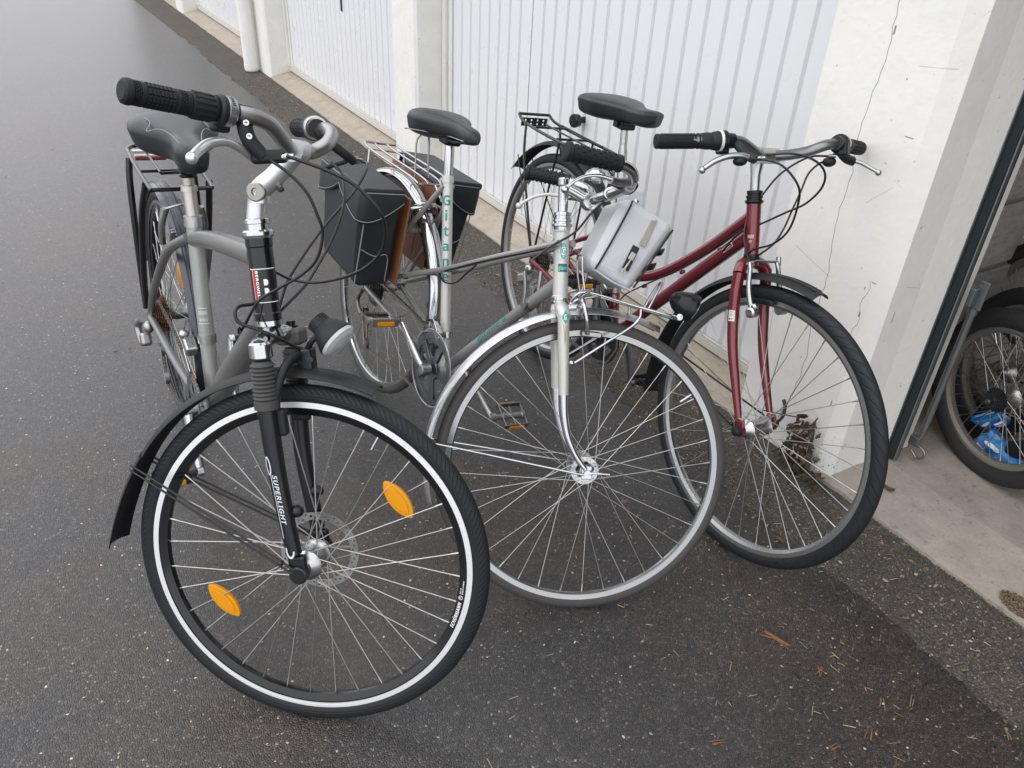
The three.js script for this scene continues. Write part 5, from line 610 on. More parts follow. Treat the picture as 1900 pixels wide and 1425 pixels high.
    const T = (q) => [q[0] + 0.038, q[1] + h / 2, q[2]]; g.translate(0.038, h / 2, 0); mesh('bag_body', [g], M.bagGrey, t);
    const edge = (X, s) => sweep([[X, 0.004, s * 0.086], [X, 0.02, s * 0.0905], [X, h * 0.5, s * 0.0945], [X * 1.06, h - 0.012, s * 0.0995], [X * 1.06, h - 0.001, s * 0.09]].map(q => [q[0] + 0.038, q[1], q[2]]), 0.0022, { n: 8 });
    mesh('piping', [edge(-0.046, 1), edge(-0.046, -1), sweep([[0.046, 0.01, 0.088], [0.05, h * 0.5, 0.094], [0.0555, h - 0.01, 0.0985]].map(q => [q[0] + 0.038, q[1], q[2]]), 0.0022, { n: 8 })], M.plasticMat, t);
    mesh('piping', [sweep([[-0.046, 0.003, 0.086], [0, -0.001, 0.088], [0.045, 0.003, 0.086]].map(q => [q[0] + 0.038, q[1], q[2]]), 0.0022, { n: 8 })], M.bagGrey, t);
    const zm = new THREE.Matrix4().makeTranslation(0.045, 0, 0);
    const zp = mesh('zip', [xf(rbox(0.016, 0.055, 0.003, 0.001, 1), [0.0, 0.06, 0.0965], [-0.05, 0, 0.06])], M.plasticMat, t, zm);
    mesh('zip_tape', [xf(rbox(0.013, 0.058, 0.003, 0.001, 1), [0.006, 0.122, 0.1], [-0.05, 0, 0.06])], std({ color: lin(0.3, 0.27, 0.23), roughness: 0.6 }), zp);
    mesh('zip_teeth', Array.from({ length: 18 }, (_, k) => xf(new THREE.BoxGeometry(0.007, 0.0018, 0.003), [0.007 - k * 0.0002, 0.153 - k * 0.0032, 0.1015 - k * 0.00015])), M.steel, zp);
    mesh('zip_pull', [xf(rbox(0.013, 0.02, 0.006, 0.003), [0.0, 0.064, 0.101]), sweep([[0, 0.056, 0.104], [-0.002, 0.04, 0.107], [-0.004, 0.022, 0.105]], 0.005, { sy: 0.4 }), turned([-0.003, 0.028, 0.103], [0, 0, 1], [[0, 0], [0, 0.006], [0.004, 0.006], [0.004, 0.003], [0, 0.003]])], M.steel, zp);
    mesh('strap', [0, 1].map(k => sweep([[0.1, h * 0.66 - 0.035 * k, 0.075], [0.098, h * 0.64 - 0.035 * k, 0.05], [0.094, h * 0.58 - 0.035 * k, 0.0]].map(q => [q[0] + 0.004, q[1], q[2]]), 0.009, { sy: 0.25 })), M.plastic, t);
    mesh('hanger', [xf(rbox(0.03, 0.045, 0.003, 0.006), [0.002, h + 0.008, 0.06], [0.3, 0, 0.5]), xf(rbox(0.03, 0.045, 0.003, 0.006), [0.002, h + 0.008, -0.05], [0.2, 0, 0.5])], M.bagGrey, t);
    mesh('rivet', [turned([0.002, h + 0.01, 0.061], [0, 0.3, 1], [[0, 0], [0, 0.006], [0.002, 0.005], [0.003, 0]]), turned([0.002, h + 0.008, -0.048], [0, 0.3, 1], [[0, 0], [0, 0.006], [0.002, 0.005], [0.003, 0]])], M.chrome, t); }
}

// ---------------------------------------------------------------- red bicycle (by the pillar)
{
  const { b, s, f, st } = bicycle('step_through_bicycle', 'dark red step-through bicycle with black mudguards, right, nearest the garage wall', [-2.0506, 0.0002, 0.5358], [[0.9969, 0, 0.0782], [0.0102, 0.9914, -0.1302], [-0.0776, 0.1306, 0.9884]], [[0.9389, 0.3423, -0.0358], [-0.3437, 0.9271, -0.1494], [-0.018, 0.1526, 0.9881]], [-1.005, 0.3435, 0.5697], 'bicycles parked side by side');
  const H = 0.348, BB = [0.432, 0.285, 0];
  f('seat_tube', [bar([0.432, 0.265, 0], [0.322, 0.615, 0], 0.0155, 20), bar([0.432, 0.285, -0.036], [0.432, 0.285, 0.036], 0.02, 20)], M.red);
  f('seat_clamp', [turned([0.329, 0.595, 0], [-0.11, 0.35, 0], [[0, 0.0155], [0, 0.019], [0.02, 0.019], [0.021, 0.0135], [0.021, 0]])], M.plastic);
  f('seat_post', [bar([0.326, 0.605, 0], [0.268, 0.79, 0], 0.0136, 20), cone([0.268, 0.79, 0], [0.262, 0.81, 0], 0.0136, 0.011), bar([0.262, 0.81, 0], [0.25, 0.865, 0], 0.011, 20)], M.alu);
  f('saddle_clamp', [xf(rbox(0.05, 0.03, 0.05, 0.006), [0.245, 0.868, 0]), turned([0.245, 0.868, 0.02], [0, 0, 1], [[0, 0], [0, 0.01], [0.012, 0.01], [0.012, 0]]), ...[1, -1].map(z => sweep([[0.1, 0.885, z * 0.03], [0.18, 0.874, z * 0.022], [0.28, 0.874, z * 0.02], [0.34, 0.89, z * 0.008]], 0.0035))], M.plastic);
  f('saddle', [xf(saddleG({ len: 0.29, x0: 0, rear: 0.092, nose: 0.04, thick: 0.046, dome: 0.02, kick: -0.012, t0: 0.3, pr: 5, pn: 4, drop: -0.03 }), [0.09, 0.911, 0])], M.saddle);
  f('top_tube', [sweep([[0.818, 0.8, 0], [0.721, 0.687, 0], [0.6, 0.572, 0], [0.537, 0.526, 0], [0.47, 0.492, 0], [0.372, 0.458, 0]], 0.0147, { n: 18, seg: 50 })], M.red);
  f('down_tube', [bar([0.836, 0.764, 0], [0.438, 0.292, 0], 0.0172, 20)], M.red);
  for (const z of [1, -1]) {
    f('seat_stay', [sweep([[0.336, 0.575, z * 0.014], [0.24, 0.52, z * 0.045], [0.004, 0.36, z * 0.067]], t => 0.0085 - 0.002 * t, { n: 12 })], M.red);
    f('upper_stay', [sweep([[0.385, 0.46, z * 0.014], [0.2, 0.46, z * 0.045], [0.1, 0.5, z * 0.05]].slice(0, 2), 0.008)], M.red);
    f('chain_stay', [sweep([[0.42, 0.287, z * 0.026], [0.22, 0.312, z * 0.048], [0.004, 0.345, z * 0.067]], 0.0098, { n: 12 })], M.red);
    f('dropout', [xf(rbox(0.036, 0.04, 0.006, 0.002), [0, H + 0.002, z * 0.0675])], M.red);
  }
  f('cable_stop', [[0.75, 0.708], [0.64, 0.6], [0.505, 0.498]].map(q => xf(rbox(0.014, 0.01, 0.012, 0.003), [q[0] + 0.008, q[1] - 0.016, 0.002], [0, 0, 0.8])), M.red);
  f('lettering', [bent(0.0176, 0.1, 1.4, 0.52, 0.58).applyMatrix4(align([0.438, 0.292, 0], [0.836, 0.764, 0]))], decal(128, 192, (c, w, h) => { c.clearRect(0, 0, w, h); c.strokeStyle = '#d9cfc0'; c.lineWidth = 8; c.strokeRect(34, 40, 46, 110); c.beginPath(); c.moveTo(58, 60); c.lineTo(58, 130); c.stroke(); }));
  f('lettering', [bent(0.0159, 0.8, 1.5, 0.1, 0.16).applyMatrix4(align([0.432, 0.265, 0], [0.322, 0.615, 0]))], decal(128, 128, (c, w, h) => { c.clearRect(0, 0, w, h); c.fillStyle = '#d8c9c4'; c.font = 'bold 40px sans-serif'; c.fillText('City', 30, 70); }));
  makeWheel('rear_wheel', b, new THREE.Matrix4().makeTranslation(0, H, 0), { tr: 0.0182, tyreMat: tyreM.chevron, rimMat: M.aluDull, rw: 0.024, rh: 0.01, ri: 0.299, fz: [0.022, -0.032], axle: 0.058, fr: 0.024, hubMat: M.aluDull, ph: 0.1 });
  f('rear_mudguard', [fender(0.372, -22, 147, 0.054, 0.013, 0.0018, 60, 10, 0.398).translate(0, H, 0)], M.plasticMat);
  f('mudguard_stay', [1, -1].map(z => bar([-0.29, 0.62, z * 0.026], [0, H + 0.006, z * 0.074], 0.0022)), M.cable);
  { const y = 0.752, g = []; for (const z of [0.062, -0.062]) g.push(sweep([[0.17, y + 0.004, z * 0.86], [0.14, y + 0.002, z], [-0.24, y, z], [-0.268, y + 0.012, z * 0.95]], 0.005), sweep([[-0.2, y, z * 1.05], [-0.17, 0.66, z * 1.16], [-0.002, 0.366, z * 1.22]], 0.0042), bar([0.02, y, z], [0.01, 0.37, z * 1.22], 0.0036));
    g.push(bar([-0.268, y + 0.012, 0.059], [-0.268, y + 0.012, -0.059], 0.005), bar([-0.14, y, 0.062], [-0.14, y, -0.062], 0.004), bar([0.0, y, 0.062], [0.0, y, -0.062], 0.004), bar([0.17, y + 0.004, 0.053], [0.17, y + 0.004, -0.053], 0.0045), sweep([[0.17, y + 0.004, 0.02], [0.23, y - 0.02, 0.016], [0.275, 0.715, 0.014]], 0.0042), sweep([[-0.13, y + 0.012, 0.03], [0.12, y + 0.014, 0.03]], 0.003), sweep([[-0.13, y + 0.012, -0.03], [0.12, y + 0.014, -0.03]], 0.003));
    f('rack', g, M.gloss); const hs = discShape(0.001, 0.0004, []); void hs;
    f('rack_plate', [xf(extr((() => { const q = poly([[-0.05, -0.014], [0.05, -0.014], [0.05, 0.014], [-0.05, 0.014]]); for (const x of [-0.035, -0.012, 0.012, 0.035]) for (const yy of [-0.006, 0.006]) { const p = new THREE.Path(); p.absarc(x, yy, 0.0035, 0, Math.PI * 2, true); q.holes.push(p); } return q; })(), 0.002, 0), [-0.262, y - 0.012, 0], [0, Math.PI / 2, 0])], M.plastic); }
  f('cassette', cassetteG(7, 0.05, 0.026, 0.03, 0.0046).map(g => g.translate(0, H, 0)), M.steel);
  f('rear_derailleur', [xf(rbox(0.05, 0.034, 0.03, 0.009), [-0.006, 0.28, 0.086], [0, 0, 0.5]), ball([0.01, 0.32, 0.08], 0.016), xf(rbox(0.018, 0.1, 0.003, 0.004), [0.024, 0.205, 0.056], [0, 0, 0.3]), xf(rbox(0.018, 0.1, 0.003, 0.004), [0.024, 0.205, 0.044], [0, 0, 0.3]), turned([0.01, 0.25, 0.044], [0, 0, 1], [[0, 0], [0, 0.02], [0.012, 0.02], [0.012, 0]]), turned([0.038, 0.165, 0.044], [0, 0, 1], [[0, 0], [0, 0.02], [0.012, 0.02], [0.012, 0]])], M.alu);
  f('chainring', [chainringG(0.086, 42, windowsH(5, 0.04, 0.066, 0.6)).translate(BB[0], BB[1], 0.046)], M.plastic);
  f('chain', chainG([[0, H + 0.038, 0.044], [0.2, 0.385, 0.045], [BB[0], BB[1] + 0.086, 0.046], [0.5, 0.335, 0.046], [0.52, 0.285, 0.046], [0.49, 0.222, 0.046], [BB[0], BB[1] - 0.086, 0.046], [0.22, 0.18, 0.046], [0.05, 0.15, 0.047], [0.02, 0.17, 0.048], [0.02, 0.25, 0.048]]), M.steel);
  f('crank', crankG([BB[0], BB[1], 0.06], [0.4, 0.45, 0.085]), M.aluGrey); f('crank', crankG([BB[0], BB[1], -0.06], [0.462, 0.118, -0.092]), M.aluGrey);
  pedal(b, [0.4, 0.45, 0.095], 1, 0.1, M.plasticMat, false); pedal(b, [0.462, 0.118, -0.102], -1, 0.2, M.plasticMat, false);
  f('front_derailleur', [turned([0.388, 0.405, 0], [-0.11, 0.35, 0], [[0, 0.0155], [0, 0.019], [0.018, 0.019], [0.018, 0.0155]]), xf(rbox(0.045, 0.028, 0.028, 0.006), [0.375, 0.42, 0.032], [0, 0, -0.4]), xf(rbox(0.07, 0.026, 0.003, 0.004), [0.4, 0.385, 0.05], [0, 0, -0.5])], M.aluDull);
  f('rear_brake', [1, -1].map(z => sweep([[0.155, 0.61, z * 0.05], [0.175, 0.67, z * 0.05], [0.19, 0.71, z * 0.04]], 0.008, { sy: 0.7 })), M.aluDull);
  // steering side
  const ht = st('head_tube', [turned([-0.043, 0.416, 0], [0, 1, 0], [[0, 0], [0, 0.0172], [0.12, 0.0172], [0.12, 0]], 32)], M.red);
  mesh('lettering', [bent(0.0175, 0.55, 1.5, 0.025, 0.05)], decal(256, 96, (c, w, h) => { c.clearRect(0, 0, w, h); c.fillStyle = '#e2d6cf'; c.font = 'bold 46px sans-serif'; c.fillText('RALPO', 44, 44, 170); c.font = 'bold 30px sans-serif'; c.fillText('CITY', 80, 84); }), ht, new THREE.Matrix4().makeTranslation(-0.043, 0.416, 0));
  st('headset', [turned([-0.043, 0.534, 0], [0, 1, 0], [[0, 0], [0, 0.0185], [0.004, 0.0215], [0.008, 0.0215], [0.009, 0.018], [0.013, 0.018], [0.014, 0.0195], [0.018, 0.0195], [0.019, 0.017], [0.023, 0.0172], [0.024, 0.0185], [0.03, 0.0185], [0.031, 0.0135], [0.032, 0]]), turned([-0.043, 0.401, 0], [0, 1, 0], [[0, 0], [0, 0.0185], [0.005, 0.021], [0.009, 0.021], [0.01, 0.0185], [0.016, 0.0185], [0.016, 0]])], M.plastic);
  st('stem', [cone([-0.043, 0.564, 0], [-0.043, 0.6, 0], 0.0112, 0.0118), cone([-0.043, 0.6, 0], [-0.04, 0.632, 0], 0.0118, 0.0165), sweep([[-0.044, 0.63, 0], [-0.03, 0.642, 0], [-0.012, 0.641, 0]], 0.017, { n: 16 }), turned([-0.012, 0.641, -0.03], [0, 0, 1], [[0, 0], [0, 0.0178], [0.06, 0.0178], [0.06, 0]])], M.alu);
  st('handlebar', [sweep([[-0.012, 0.641, 0.0], [-0.009, 0.642, 0.032], [-0.004, 0.656, 0.07], [-0.004, 0.667, 0.1], [-0.012, 0.6685, 0.14], [-0.07, 0.665, 0.28]], 0.0122, { n: 16, seg: 50 }), sweep([[-0.012, 0.641, 0], [0.008, 0.642, -0.035], [0.034, 0.65, -0.08], [0.058, 0.664, -0.115], [0.066, 0.668, -0.15], [0.03, 0.666, -0.275]], 0.0122, { n: 16, seg: 50 })], M.aluGrey);
  const P = (t) => [lerp(-0.073, -0.01, t), lerp(0.665, 0.668, t), lerp(0.287, 0.125, t)], Q = (t) => [lerp(0.027, 0.066, t), lerp(0.666, 0.668, t), lerp(-0.285, -0.145, t)];
  for (const X of [P, Q]) {
    grip(X(0), X(0.57), sub('grip', b, s), { rows: 12, cols: 11, y0: 0.012, y1: 0.008, fw: 0.62, fh: 0.6, r: 0.0158, steps: (L, r) => [[0, 0], [0, r * 0.7], [0.001, r * 0.96], [0.003, r * 1.02], [0.006, r], [L - 0.004, r * 0.96], [L - 0.003, r * 1.06], [L, r * 1.06], [L, 0.011]] }).name = 'rubber_sleeve';
    const sh = sub('twist_shifter', b, s), L = V3(X(0)).distanceTo(V3(X(1))), m = align(X(0.575), X(1), [0, 1, 0.2]), at = (t) => (t - 0.575) * L;
    mesh('twist_sleeve', [turned([0, 0, 0], [0, 1, 0], [[0, 0], [0, 0.0155], [0.003, 0.0165], [at(0.68), 0.0185], [at(0.74), 0.018], [at(0.76), 0.0195], [at(0.83), 0.0215], [at(0.84), 0.021], [at(0.84), 0]])], M.plasticMat, sh, m);
    mesh('shifter_ring', [turned([0, at(0.84), 0], [0, 1, 0], [[0, 0.018], [0, 0.0225], [0.006, 0.0225], [0.006, 0.018]])], M.white, sh, m);
    mesh('shifter_housing', [turned([0, at(0.878), 0], [0, 1, 0], [[0, 0], [0, 0.0225], [0.01, 0.0225], [0.014, 0.018], [0.03, 0.016], [0.03, 0]]), xf(rbox(0.024, 0.026, 0.034, 0.006), [-0.01, at(0.93), -0.012])], M.plastic, sh, m);
  }
  { const L = sub('brake_lever', b, s); mesh('lever_body', [sweep([[0.0, 0.662, 0.116], [0.014, 0.652, 0.12], [0.034, 0.632, 0.112], [0.05, 0.624, 0.108]], t => 0.0115, { sy: 0.8 }), ball([0.026, 0.622, 0.13], 0.013, [1.2, 0.8, 1.2])], M.plasticMat, L);
    mesh('lever_blade', [sweep([[0.04, 0.628, 0.114], [0.034, 0.633, 0.132], [0.022, 0.632, 0.158], [0.008, 0.622, 0.185], [-0.004, 0.606, 0.208]], t => 0.0075 - 0.0018 * t, { sy: 0.72 }), ball([-0.006, 0.603, 0.21], 0.0078)], M.alu, L);
    mesh('adjuster', [turned([0.058, 0.626, 0.107], [1, 0.05, -0.2], [[0, 0], [0, 0.0055], [0.007, 0.0055], [0.008, 0.004], [0.016, 0.004], [0.016, 0]])], M.alu, L);
    const K = sub('brake_lever', b, s); mesh('lever_body', [sweep([[0.064, 0.66, -0.14], [0.066, 0.65, -0.155], [0.066, 0.636, -0.18], [0.07, 0.63, -0.2]], 0.0115, { sy: 0.8 }), ball([0.05, 0.628, -0.14], 0.013, [1.2, 0.9, 1.2])], M.plasticMat, K);
    mesh('lever_blade', [sweep([[0.07, 0.632, -0.2], [0.084, 0.625, -0.215], [0.1, 0.613, -0.228], [0.112, 0.604, -0.236]], t => 0.0068 - 0.0012 * t, { sy: 0.72 }), ball([0.113, 0.603, -0.237], 0.0075)], M.alu, K);
    mesh('adjuster', [turned([0.056, 0.642, -0.155], [-0.6, 0.0, 0.5], [[0, 0], [0, 0.0055], [0.008, 0.0055], [0.009, 0.004], [0.016, 0.004], [0.016, 0]])], M.alu, K); }
  { const cb = sub('cables', b, s), C = (p) => mesh('cable', [sweep(p, 0.0025, { n: 8, seg: 60 })], M.cable, cb);
    C([[0.077, 0.633, 0.11], [0.126, 0.632, 0.07], [0.154, 0.615, 0.038], [0.157, 0.593, 0.014], [0.141, 0.566, -0.002], [0.096, 0.532, -0.009], [0.043, 0.513, -0.009], [-0.019, 0.488, 0], [-0.06, 0.47, 0.02], [-0.12, 0.42, 0.02]]);
    C([[0.03, 0.626, 0.12], [0.074, 0.623, 0.11], [0.106, 0.611, 0.094], [0.125, 0.588, 0.079], [0.133, 0.56, 0.063], [0.119, 0.526, 0.047], [0.086, 0.474, 0.031], [0.03, 0.442, 0.016], [-0.026, 0.426, 0.02], [-0.07, 0.39, 0.02]]);
    C([[0.05, 0.63, -0.15], [0.043, 0.629, -0.14], [0.04, 0.625, -0.12], [0.027, 0.603, -0.1], [0.024, 0.563, -0.08], [0.019, 0.52, -0.06], [0.012, 0.473, -0.04], [0.003, 0.441, -0.02], [-0.03, 0.41, 0.0]]);
    C([[0.052, 0.641, -0.15], [-0.019 + 0.03, 0.641, -0.12], [-0.04, 0.606, -0.085], [-0.063, 0.556, -0.05], [-0.058, 0.511, 0.0], [-0.041, 0.455, 0.03], [-0.017, 0.396, 0.036]]);
  }
  f('cable', [sweep([[0.818, 0.772, 0.012], [0.77, 0.72, 0.012], [0.66, 0.605, 0.012], [0.56, 0.52, 0.012], [0.5, 0.47, 0.012], [0.46, 0.43, 0.02], [0.44, 0.38, 0.03]], 0.0022, { n: 8 }), bar([0.81, 0.71, 0.014], [0.52, 0.365, 0.02], 0.0012)], M.cable);
  st('fork_crown', [sweep([[-0.036, 0.372, 0.047], [-0.04, 0.39, 0.034], [-0.043, 0.397, 0.015], [-0.043, 0.4, 0], [-0.043, 0.397, -0.015], [-0.04, 0.39, -0.034], [-0.036, 0.372, -0.047]], 0.0155, { n: 16, seg: 40 }), cone([-0.043, 0.39, 0], [-0.043, 0.403, 0], 0.019, 0.0182)], M.red);
  for (const z of [1, -1]) { const lg = st('fork_blade', [sweep([[-0.036, 0.376, z * 0.046], [-0.04, 0.32, z * 0.052], [-0.0415, 0.27, z * 0.053], [-0.039, 0.2, z * 0.053], [-0.026, 0.12, z * 0.053], [-0.008, 0.03, z * 0.055]], t => 0.0138 - 0.0055 * t * t, { n: 18, seg: 50 }), xf(rbox(0.028, 0.036, 0.009, 0.004), [-0.002, 0.008, z * 0.056]), turned([0, 0, z * 0.056], [0, 0, z], [[-0.004, 0], [-0.004, 0.015], [0.006, 0.015], [0.006, 0]])], M.red);
    if (z > 0) { mesh('sticker', [bent(0.0141, 0.45, 1.1, 0, 0.026)], std({ roughness: 0.5, map: canvasTex(128, 128, (c, w, h) => { c.fillStyle = '#d9dcd4'; c.fillRect(0, 0, w, h); c.fillStyle = '#55605c'; for (let k = 0; k < 4; k++) c.fillRect(14, 16 + k * 16, 96 - 18 * (k % 2), 5); c.fillStyle = '#3c4644'; c.fillRect(14, 88, 26, 26); c.fillRect(50, 92, 54, 6); c.fillRect(50, 106, 40, 6); }) }), lg, align([-0.0425, 0.262, z * 0.053], [-0.0418, 0.29, z * 0.053])); } }
  st('quick_release', [turned([0, 0, 0.06], [0, 0, 1], [[0, 0], [0, 0.0135], [0.014, 0.0115], [0.017, 0.006], [0.018, 0]]), turned([0, 0, -0.06], [0, 0, -1], [[0, 0], [0, 0.011], [0.012, 0.01], [0.012, 0]]), sweep([[0.0, 0.0, -0.072], [0.012, 0.018, -0.08], [0.016, 0.045, -0.082], [0.012, 0.062, -0.08]], 0.0058, { sy: 0.6 })], M.darkSteel);
  st('front_brake', [sweep([[0.016, 0.286, 0.05], [0.008, 0.31, 0.053], [0.0, 0.35, 0.052], [-0.002, 0.385, 0.048], [-0.006, 0.4, 0.046]], t => 0.0092 - 0.003 * t, { sy: 0.75, n: 14 }), turned([0.012, 0.286, 0.04], [0.1, 0, 1], [[0, 0], [0, 0.0125], [0.02, 0.0125], [0.023, 0.008], [0.023, 0]]), ball([0.02, 0.3, 0.052], 0.0085), sweep([[0.016, 0.286, -0.05], [0.008, 0.31, -0.053], [0.0, 0.35, -0.052], [-0.002, 0.385, -0.048], [-0.006, 0.4, -0.046]], t => 0.0092 - 0.003 * t, { sy: 0.75, n: 14 }), turned([0.012, 0.286, -0.04], [0.1, 0, -1], [[0, 0], [0, 0.0125], [0.02, 0.0125], [0.023, 0.008], [0.023, 0]])], M.alu);
  st('brake_link', [sweep([[-0.012, 0.396, 0.05], [-0.004, 0.402, 0.03], [-0.004, 0.4, -0.02], [-0.005, 0.399, -0.05]], 0.0034), turned([-0.005, 0.39, -0.052], [0, 1, 0], [[0, 0], [0, 0.006], [0.02, 0.006], [0.02, 0]])], M.alu);
  st('brake_shoe', [1, -1].map(z => xf(rbox(0.055, 0.013, 0.012, 0.004), [0.02, 0.31, z * 0.022], [0, 0, -0.07])), M.plastic);
  st('front_mudguard', [fender(0.3735, 64, 177, 0.054, 0.013, 0.0018, 60, 10, 0.398), ...[-0.009, 0.009].map(z => { const P2 = []; for (let k = 0; k <= 20; k++) { const a = (66 + k * 3) * Math.PI / 180; P2.push([Math.cos(a) * 0.3735, Math.sin(a) * 0.3735, z]); } return sweep(P2, 0.0016, { n: 5, curve: false }); })], M.plasticMat);
  st('mudguard_stay', [1, -1].map(z => bar([-0.352, 0.16, z * 0.026], [-0.004, 0.004, z * 0.066], 0.0026)).concat([ball([-0.018, 0.016, 0.068], 0.0055)]), M.cable);
  makeWheel('front_wheel', b, s, { tr: 0.0184, tyreMat: tyreM.chevron, rimMat: M.alu, rw: 0.025, rh: 0.01, ri: 0.2995, fz: [0.031, -0.031], axle: 0.048, fr: 0.02, hubMat: M.alu, shell: 0.0155, ph: 0.35, valve: 4, sr: 0.00105 });
}
// ---------------------------------------------------------------- open garage: spare wheels and packs
{
  const axisB = (h, l) => { const z = new THREE.Vector3(Math.cos(h) * Math.cos(l), Math.sin(l), Math.sin(h) * Math.cos(l)), y0 = new THREE.Vector3(0, 1, 0), x = y0.cross(z).normalize(), y = z.clone().cross(x); return [x.toArray(), y.toArray(), z.toArray()]; };
  const fat = std({ color: lin(0.015, 0.016, 0.017), roughness: 0.8, bumpMap: treads.slash, bumpScale: 0.002 }), dirty = std({ map: wear([0.3, 0.28, 0.25], 0.6, [0.14, 0.1, 0.06]), metalness: 0.7, roughness: 0.5 });
  const spare = (label, p, h, l, o) => { const B = axisB(h * Math.PI / 180, l * Math.PI / 180), t = thing('spare_wheel', label, 'wheel', [p[0], 0.047, p[2]], B, 'spare wheels in the open garage'); const q = new THREE.Matrix4().makeTranslation(0, p[1] - 0.047, 0);
    const w = makeWheel('wheel', t, q, o); const kids = [...w.children]; for (const k of kids) { k.applyMatrix4(q); t.add(k); } t.remove(w);
    if (o.gears) mesh('freewheel', cassetteG(6, 0.032, 0.02, 0.03, 0.004), M.darkSteel, t, q); return t; };
  const o1 = { rim: 0.203, tr: 0.028, flat: 1, tyreMat: fat, rimMat: dirty, rw: 0.03, rh: 0.01, ri: 0.184, n: 36, fr: 0.026, fz: [0.026, -0.026], axle: 0.05, hubMat: M.aluDull, cross: 1.2, sr: 0.0011 };
  spare('small fat-tyred spare wheel nearest the opening, leaning in the open garage', [-0.822, 0.292, -0.227], 105, -1, { ...o1, gears: true });
  spare('second spare wheel with dark tyre, behind the foremost one in the garage', [-0.905, 0.282, -0.385], 112, 6, { ...o1, ph: 0.5 });
  spare('hindmost spare wheel, only the top of its black tyre showing above the others', [-1.0, 0.33, -0.52], 122, 8, { ...o1, rim: 0.25, ri: 0.23, ph: 0.2 });
  const pack = (w, h, d, s) => { const g = new THREE.BoxGeometry(w, h, d, 10, 10, 4), p = g.attributes.position; for (let i = 0; i < p.count; i++) { const x = p.getX(i), y = p.getY(i), z = p.getZ(i), e = 1 - 0.75 * Math.max(Math.abs(2 * x / w), Math.abs(2 * y / h)) ** 3; const n = fbm(x * 40 + s, y * 40 + 9, 9999, s, 3) - 0.45; p.setXYZ(i, x + n * 0.02, y + n * 0.02, z * (0.35 + 0.65 * e) + n * 0.03); } g.computeVertexNormals(); return g; };
  const packM = (s) => std({ roughness: 0.3, map: canvasTex(256, 256, (c, w, h) => { c.fillStyle = '#1565a8'; c.fillRect(0, 0, w, h); c.fillStyle = '#2d8fd0'; c.fillRect(0, 40, w, 50); c.fillStyle = '#e8eef2'; c.beginPath(); c.ellipse(90, 120, 60, 22, -0.4, 0, 7); c.fill(); c.fillRect(150, 150, 80, 34); c.fillStyle = '#d9a9b5'; c.fillRect(s ? 20 : 140, 196, 90, 40); c.fillStyle = '#d8802c'; c.fillRect(30, 30, 40, 12); c.fillStyle = '#0d3f74'; c.fillRect(0, 236, w, 20); }) });
  for (const [p, r, sz, l, k] of [[[-0.875, 0.15, -0.33], [0.5, 0.5, 0.7], [0.085, 0.06, 0.03], 'small crumpled blue and white packet, upper one behind the spare wheel spokes', 0], [[-0.82, 0.075, -0.315], [-0.3, 0.4, -0.5], [0.12, 0.085, 0.035], 'crumpled blue packet with white and pink print, lower one behind the spare wheel spokes', 1]]) { const t = thing('packet', l, 'packet', [p[0], 0.05, p[2]]); mesh('wrapper', [xf(pack(...sz, 5 + k), [0, p[1] - 0.05, 0], r)], packM(k), t); if (k === 0) mesh('support', [xf(pack(0.11, 0.09, 0.08, 9), [0.0, 0.045, -0.03])], M.plasticMat, t); }
}
